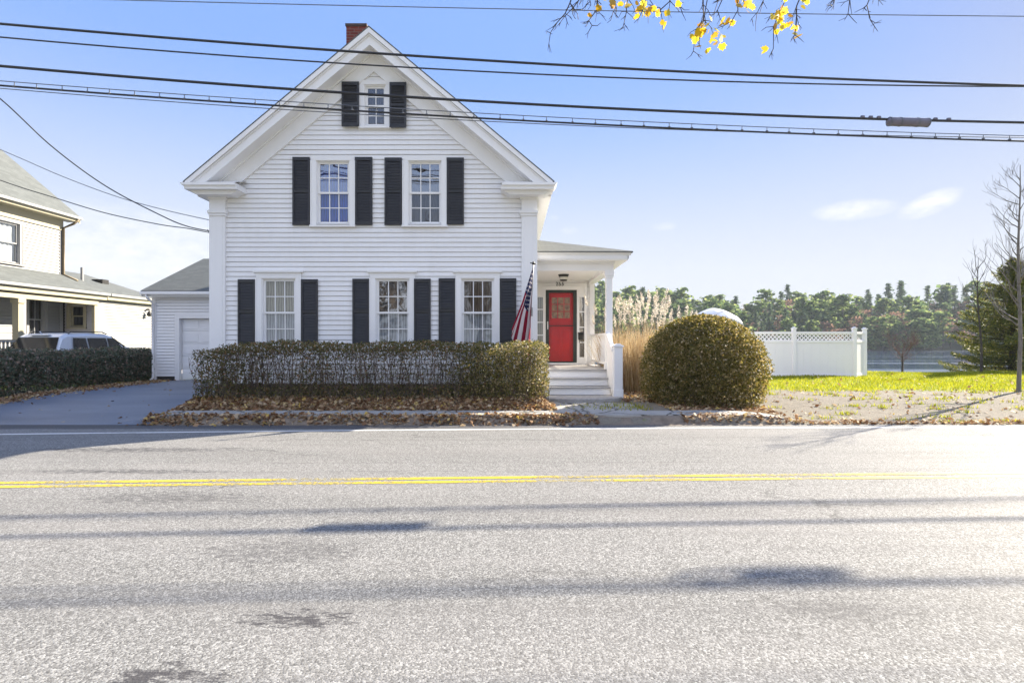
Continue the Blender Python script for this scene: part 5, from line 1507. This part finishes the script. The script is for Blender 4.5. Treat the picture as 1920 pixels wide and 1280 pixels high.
mainp = line_pts((0, 124, YL), (1920, 230, YR), .17)
mc = empty('overhead_cable', tuple(mainp[30]), 'thick black overhead cable crossing the attic window, with a grey splice case at right', 'cable', G)
b = MB(); b.tube(mainp, .026, 8); b.build('conductor', M['cable'], mc, smooth=True)
def on_line(pts, px):
    best = None
    for a, c in zip(pts[:-1], pts[1:]):
        for k in range(20):
            q = a.lerp(c, k / 20); e = abs(960 + q.x * FPX / q.y - px)
            if best is None or e < best[0]: best = (e, q)
    return best[1]
def closure(parent, pts, pxa, pxb, rad, nm='splice_case'):
    a, c = on_line(pts, pxa), on_line(pts, pxb); d = (c - a); off = Vector((0, 0, -.045))
    b = MB(); b.tube([a + off, a + d * .03 + off, a + d * .06 + off, a + d * .94 + off, a + d * .97 + off, c + off], [rad * .45, rad * .8, rad, rad, rad * .8, rad * .45], 14)
    o = b.build(nm, M['closure'], parent, smooth=False, bevel=.004)
    e = d.normalized()
    for t in (.06, .30, .70, .94):
        b = MB(); b.tube([a + d * t + off - e * .012, a + d * t + off + e * .012], rad * 1.08, 14); b.build('band', M['cable_grey'], o)
    return o
closure(mc, mainp, 1662, 1746, .085)
for px in (1618, 1632, 1646, 1756, 1778):
    q = on_line(mainp, px); b = MB(); b.tube([q + Vector((-.03, 0, .03)), q + Vector((.03, 0, .03))], .032, 6); b.build('clamp', M['closure'], mc)
# lashed bundle: messenger, cable, thin lower wire, hangers
ms = line_pts((0, 152, YL + .3), (1920, 255, YR + .35), .13)
lo = line_pts((0, 160.5, YL + .3), (1920, 265, YR + .35), .13)
bu = empty('cable_bundle', tuple(lo[30]), 'lowest overhead cable hung from a messenger wire by short hangers', 'cable', G)
b = MB(); b.tube(ms, .0085, 5); b.build('messenger', M['cable_grey'], bu)
b = MB(); b.tube(lo, .018, 7); b.build('conductor', M['cable'], bu, smooth=True)
hang = None
px = -20
while px < 1960:
    a, c = on_line(ms, px), on_line(lo, px)
    if hang is None:
        b = MB(); b.tube([Vector((0, 0, -.01)), (c - a) + Vector((0, 0, -.02))], .0075, 5); b.tube([(c - a) + Vector((-.02, 0, 0)), (c - a) + Vector((.02, 0, 0))], .0215, 6)
        hang = b.build('hanger', M['cable_grey'], None); hang.parent = bu; o = hang
    else:
        o = hang.copy(); COL.objects.link(o)
    o.matrix_parent_inverse = Matrix.Identity(4); o.location = a - Vector(bu.location)
    px += 45.5
wire('overhead_wire', 'faint thin wire running just under the lashed cable', line_pts((0, 166, YL + .3), (1920, 258, YR + .4), .19), .008, 'cable_grey', group=G)
# made-up cable coil past the right edge, added to cast a soft road shadow
up = line_pts((0, 45, YP0), (1920, 161, YP1), .13)
q0 = on_line(up, 2088); b = MB(); rs = random.Random(3)
for k in range(11):
    pts_ = []; f_ = rs.uniform(.15, 1); ra, rb_ = .62 * f_, .17 * f_ * rs.uniform(.5, 1); ox = rs.uniform(-.22, .22)
    for i in range(33):
        t = 2 * math.pi * i / 32; pts_.append(q0 + Vector((ox + ra * math.cos(t), rs.gauss(0, .012), -.16 + rb_ * math.sin(t))))
    b.tube(pts_, .009, 5, caps=False)
b.build('shadow_coil', M['cable'], upw)
GS = 'service drops to the left side of the house'
def drop(label, P, rad, mat='cable'):
    pts = []
    for i in range(len(P) - 1):
        p0 = P[max(i - 1, 0)]; p1 = P[i]; p2 = P[i + 1]; p3 = P[min(i + 2, len(P) - 1)]
        for k in range(10):
            t = k / 10
            pts.append(.5 * ((2 * p1) + (p2 - p0) * t + (2 * p0 - 5 * p1 + 4 * p2 - p3) * t * t + (3 * p1 - p0 - 3 * p2 + p3) * t ** 3))
    pts.append(P[-1]); return wire('service_drop', label, pts, rad, mat, 'cable', GS)
A_ = Vector((-7.11, 13.22, 4.16))
drop('steep service wire falling from the upper left to the house corner', [at(-330, -20, 10.4), at(-120, 95, 10.7), at(0, 185, 11.0), at(100, 277, 11.6), at(200, 350, 12.2), at(300, 403, 12.7), at(350, 424, 13.0), A_], .013)
drop('upper of the two shallow service wires, ending higher on the house corner', [at(-200, 195, 12.0), at(25, 291, 12.6), at(120, 332, 12.9), at(220, 369, 13.1), at(310, 394, 13.3), at(399, 414, 13.6)], .009, 'cable_grey')
drop('lower shallow service wire crossing the roof of the cream-trimmed house', [at(-240, 250, 12.0), at(0, 338, 12.3), at(100, 370, 12.5), at(200, 400, 12.7), at(300, 421, 12.9), at(350, 428, 13.05), A_ + Vector((0, 0, -.04))], .011)
b = MB(); b.tube([A_ + Vector((-.12, -.05, .04)), A_ + Vector((-.04, -.02, -.10)), A_ + Vector((.02, 0, -.02)), A_ + Vector((0, 0, .03))], .012, 6); b.tube([A_ + Vector((-.06, -.03, .06)), A_ + Vector((.0, -.01, -.09))], .012, 6)
tag(b.build('wire_clamp', M['cable'], None), 'looped wire clamps where the service wires meet the house', 'clamp')

# ------------------------------------------------------------------ woods on the far shore
def treemat(name, stops, trans=.5):
    m = leafmat(name, stops, trans, .8, spec=.1); return m
M['pine'] = treemat('pine_foliage', [(0, (0.064, 0.109, 0.045)), (.5, (0.154, 0.224, 0.077)), (.85, (0.269, 0.333, 0.109)), (1, (0.358, 0.397, 0.154))])
M['darkconifer'] = treemat('dark_conifer_foliage', [(0, (0.042, 0.072, 0.048)), (.6, (0.096, 0.144, 0.078)), (1, (0.168, 0.216, 0.102))])
M['rust'] = treemat('rusty_foliage', [(0, (.16, .085, .065)), (.5, (.27, .155, .115)), (1, (.38, .25, .17))])
M['farbark'] = simple('far_bark', (.12, .10, .085), (.08, .07, .06), 2, .9)
def far_pine(seed):
    r = random.Random(seed); b = MB(); H = 1.0
    b.tube([(0, 0, -.05), (r.gauss(0, .01), 0, .5), (0, 0, .97)], [.013, .010, .003], 5, mi=0, caps=False)
    C = []; S = []
    for k in range(34):
        z = .12 + .86 * (k + r.random()) / 34; f = (z - .12) / .86
        rad = (.22 * (1 - f) ** .55 + .035) * r.uniform(.45, 1.15); an = r.uniform(0, 6.28)
        cx, cy = rad * math.cos(an), rad * math.sin(an)
        for q in range(22):
            C.append((cx + r.gauss(0, .05), cy + r.gauss(0, .05), z + r.gauss(0, .018) + .012)); S.append(r.uniform(.045, .085))
        b.tube([(0, 0, z - .03), (cx, cy, z)], [.004, .002], 3, mi=0, caps=False)
    return b, C, S, 'pine', .8
def far_conifer(seed):
    r = random.Random(seed); b = MB()
    b.tube([(0, 0, -.05), (0, 0, .5), (0, 0, .99)], [.012, .008, .002], 5, caps=False); C = []; S = []
    for k in range(60):
        z = .08 + .91 * (k + r.random()) / 60; f = z; rad = .17 * (1 - f) ** .85 * r.uniform(.6, 1.1) + .006; an = r.uniform(0, 6.28)
        for q in range(13):
            t = r.random() ** .6; C.append((rad * t * math.cos(an) + r.gauss(0, .018), rad * t * math.sin(an) + r.gauss(0, .018), z - .02 * t + r.gauss(0, .008))); S.append(r.uniform(.035, .065))
    return b, C, S, 'darkconifer', .3
def far_broad(seed):
    r = random.Random(seed); b = MB()
    b.tube([(0, 0, -.05), (0, 0, .35), (.01, 0, .6)], [.014, .011, .006], 5, caps=False); C = []; S = []
    for k in range(40):
        an = r.uniform(0, 6.28); ph = r.uniform(-.4, 1.4); rr = .24 * r.random() ** .4
        x, y, z = rr * math.cos(an) * math.cos(ph), rr * math.sin(an) * math.cos(ph), .58 + .33 * r.random() ** .5 * math.sin(ph)
        b.tube([(0, 0, r.uniform(.25, .5)), (x * .6, y * .6, z - .06), (x, y, z)], [.004, .003, .0015], 3, caps=False)
        for q in range(9): C.append((x + r.gauss(0, .035), y + r.gauss(0, .035), z + r.gauss(0, .03))); S.append(r.uniform(.028, .055))
    return b, C, S, 'rust', .5
kinds = {}
for nm_, fn, n_ in (('pine', far_pine, 5), ('conifer', far_conifer, 3), ('broad', far_broad, 3)):
    kinds[nm_] = []
    for s in range(n_):
        b, C, S, mt, asp = fn(100 + s * 7)
        Vl, Fl = leaf_arrays(np.array(C), np.array(S), 40 + s, asp, .4 if nm_ == 'pine' else 0.0)
        kinds[nm_].append((b, Vl, Fl, mt))
protos = {}
meta = {'pine': ('pine_tree', 'green pine in the wood on the far shore', 'green pines on the far shore'),
        'conifer': ('fir_tree', 'dark pointed conifer in the wood on the far shore', 'dark conifers on the far shore'),
        'broad': ('autumn_tree', 'rusty brown leafless tree in the wood on the far shore', 'rusty trees on the far shore')}
def far_tree(kind, v, x, y, z, h, rz):
    nm_, lb, gp = meta[kind]
    key = (kind, v)
    if key not in protos:
        b, Vl, Fl, mt = kinds[kind][v]
        root = empty(nm_, (0, 0, 0)); t = b.build('trunk', M['farbark'], root, local=True); c = npmesh('crown', Vl, Fl, M[mt], root, local=True)
        protos[key] = (root, t, c)
    else:
        r0, t0, c0 = protos[key]; root = r0.copy(); COL.objects.link(root)
        for q in (t0, c0):
            d = q.copy(); COL.objects.link(d); d.parent = root
    root.location = (x, y, z); root.rotation_euler = (0, 0, rz); root.scale = (h * rnd.uniform(1.0, 1.4), h * rnd.uniform(1.0, 1.4), h)
    tag(root, lb, 'tree', gp)
rows = [(259, 6.4, 14.0), (266, 6.8, 18), (276, 7.2, 20), (288, 7.0, 20.5), (302, 7.0, 20.5), (318, 6.8, 20), (334, 6.6, 20)]
for ri, (y, step, hh) in enumerate(rows):
    x0 = (1095 - 960) * y / FPX; x1 = (1960 - 960) * y / FPX; x = x0 + rnd.uniform(0, 5)
    while x < x1:
        px = 960 + x * FPX / y
        yy_ = y + rnd.uniform(-5, 5); z = float(hillz(x, yy_))
        p_con = .16 if px < 1400 else .34; p_br = .06 if px < 1380 else .36
        u = rnd.random()
        kind = 'conifer' if u < p_con else ('broad' if u < p_con + p_br else 'pine')
        h = hh * rnd.uniform(.8, 1.2) * (1.1 if kind == 'conifer' and ri > 3 else 1) * (.8 if kind == 'broad' else 1)
        if 1290 < px < 1430 and ri > 2: h *= .85
        if px > 1560 and ri > 2: h *= 1.08
        far_tree(kind, rnd.randrange(len(kinds[kind])), x, yy_, z - .3, h, rnd.uniform(0, 6.28))
        x += step * rnd.uniform(.7, 1.3)

# ------------------------------------------------------------------ light, sky, camera
AZ, EL = R(55), R(28)
sd = Vector((math.sin(AZ) * math.cos(EL), math.cos(AZ) * math.cos(EL), math.sin(EL)))
sl_ = bpy.data.lights.new('sun', 'SUN'); sl_.energy = SUN_E; sl_.angle = R(.53); sl_.color = (1.0, .90, .74)
so = bpy.data.objects.new('sun', sl_); COL.objects.link(so); so.rotation_euler = (-sd).to_track_quat('-Z', 'Y').to_euler(); so.location = (20, 20, 30)
w = bpy.data.worlds.new('World'); SC.world = w; w.use_nodes = True; nt = w.node_tree; nt.nodes.clear()
out = N(nt, 'ShaderNodeOutputWorld'); bg = N(nt, 'ShaderNodeBackground'); sky = N(nt, 'ShaderNodeTexSky')
sky.sky_type = 'NISHITA'; sky.sun_disc = False; sky.sun_elevation = EL; sky.sun_rotation = AZ; sky.altitude = 10; sky.air_density = SKY_AIR; sky.dust_density = SKY_DUST; sky.ozone_density = SKY_OZONE
# two thin fair-weather clouds and a soft bank low at the left, fixed in direction
tc = N(nt, 'ShaderNodeTexCoord'); sp = N(nt, 'ShaderNodeSeparateXYZ'); L(nt, tc.outputs['Generated'], sp.inputs[0])
az = math_(nt, 'ARCTAN2', sp.outputs[0], sp.outputs[1]); el = math_(nt, 'ARCSINE', sp.outputs[2])
cn = noise(nt, 34, 7, .65, coords(nt, (1, 1, 2.2), 'Generated'))
def blob(px, py, wx, wy, tilt=0.0):
    d = Vector(((px - 960) / FPX, 1, (640 - py) / FPX)).normalized(); a0 = math.atan2(d.x, d.y); e0 = math.asin(d.z)
    u = math_(nt, 'SUBTRACT', az, a0); v = math_(nt, 'SUBTRACT', el, e0)
    v = math_(nt, 'SUBTRACT', v, math_(nt, 'MULTIPLY', u, tilt))
    u = math_(nt, 'DIVIDE', u, wx / FPX); v = math_(nt, 'DIVIDE', v, wy / FPX)
    rr = math_(nt, 'ADD', math_(nt, 'MULTIPLY', u, u), math_(nt, 'MULTIPLY', v, v))
    return math_(nt, 'SUBTRACT', 1.0, rr, clamp=True)
tot = None
for args, k in (((1602, 393, 66, 18, 0), 1.05), ((1744, 382, 44, 19, .28), 1.2), ((1245, 424, 26, 9, 0), .55), ((1068, 432, 22, 8, 0), .45), ((250, 470, 260, 80, 0), .8), ((1040, 408, 14, 6, 0), .35)):
    f = math_(nt, 'MULTIPLY', blob(*args), k)
    tot = f if tot is None else math_(nt, 'ADD', tot, f)
cl = ramp(nt, math_(nt, 'MULTIPLY', tot, math_(nt, 'ADD', math_(nt, 'MULTIPLY', cn.outputs[0], 2.6), -.62)), [(.06, (0, 0, 0)), (.95, (1, 1, 1))]).outputs[0]
sk = mixc(nt, 1.0, sky.outputs[0], SKY_TINT, 'MULTIPLY')
bw = N(nt, 'ShaderNodeRGBToBW'); L(nt, sk, bw.inputs[0])
den = math_(nt, 'ADD', 1.0, math_(nt, 'MULTIPLY', bw.outputs[0], SKY_K))
vd = N(nt, 'ShaderNodeVectorMath'); vd.operation = 'DIVIDE'; L(nt, sk, vd.inputs[0])
cb = N(nt, 'ShaderNodeCombineXYZ'); [L(nt, den, cb.inputs[i]) for i in range(3)]; L(nt, cb.outputs[0], vd.inputs[1])
hf = N(nt, 'ShaderNodeMapRange'); hf.interpolation_type = 'SMOOTHSTEP'; hf.inputs['From Min'].default_value = R(27); hf.inputs['From Max'].default_value = R(3); hf.inputs['To Max'].default_value = .88; L(nt, el, hf.inputs[0])
base = mixc(nt, hf.outputs[0], vd.outputs[0], PALE)
col = mixc(nt, math_(nt, 'MULTIPLY', cl, .75), base, CLOUD)
# unseen cumulus behind the camera, added to brighten the shaded house front
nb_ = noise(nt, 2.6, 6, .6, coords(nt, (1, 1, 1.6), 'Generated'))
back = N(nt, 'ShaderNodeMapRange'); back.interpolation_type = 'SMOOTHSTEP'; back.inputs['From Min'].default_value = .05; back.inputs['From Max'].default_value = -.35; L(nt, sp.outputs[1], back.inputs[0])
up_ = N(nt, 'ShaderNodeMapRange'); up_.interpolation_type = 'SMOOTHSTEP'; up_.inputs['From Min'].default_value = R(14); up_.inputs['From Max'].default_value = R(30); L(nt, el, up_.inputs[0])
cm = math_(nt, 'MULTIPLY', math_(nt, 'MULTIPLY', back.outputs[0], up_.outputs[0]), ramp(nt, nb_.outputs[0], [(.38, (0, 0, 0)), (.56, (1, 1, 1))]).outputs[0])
col = mixc(nt, math_(nt, 'MULTIPLY', cm, .9), col, FILL_CLOUD)
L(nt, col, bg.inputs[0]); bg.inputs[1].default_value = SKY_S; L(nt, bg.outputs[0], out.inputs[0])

cam = bpy.data.cameras.new('camera'); cam.sensor_width = 36; cam.lens = FPX / 1920 * 36; cam.clip_end = 6000; cam.clip_start = .05
co = bpy.data.objects.new('camera', cam); COL.objects.link(co); co.location = (0, 0, EYE); co.rotation_euler = (R(90), 0, 0); SC.camera = co
SC.view_settings.view_transform = 'Standard'; SC.view_settings.look = 'None'; SC.view_settings.exposure = EXPO; SC.view_settings.gamma = 1
SC.cycles.max_bounces = 8; SC.cycles.transparent_max_bounces = 16; SC.cycles.use_denoising = True

# ------------------------------------------------------------------ air
hm = bpy.data.materials.new('air'); hm.use_nodes = True; nt = hm.node_tree; nt.nodes.clear(); out = N(nt, 'ShaderNodeOutputMaterial')
pv = N(nt, 'ShaderNodeVolumePrincipled'); pv.inputs['Color'].default_value = (.80, .90, 1.0, 1); pv.inputs['Density'].default_value = HAZE; pv.inputs['Anisotropy'].default_value = 0.0
L(nt, pv.outputs[0], out.inputs['Volume'])
b = MB(); b.box(-420, 620, -200, 460, -5.0, 62); tag(b.build('haze', hm), kind='stuff')
SC.cycles.volume_bounces = 0
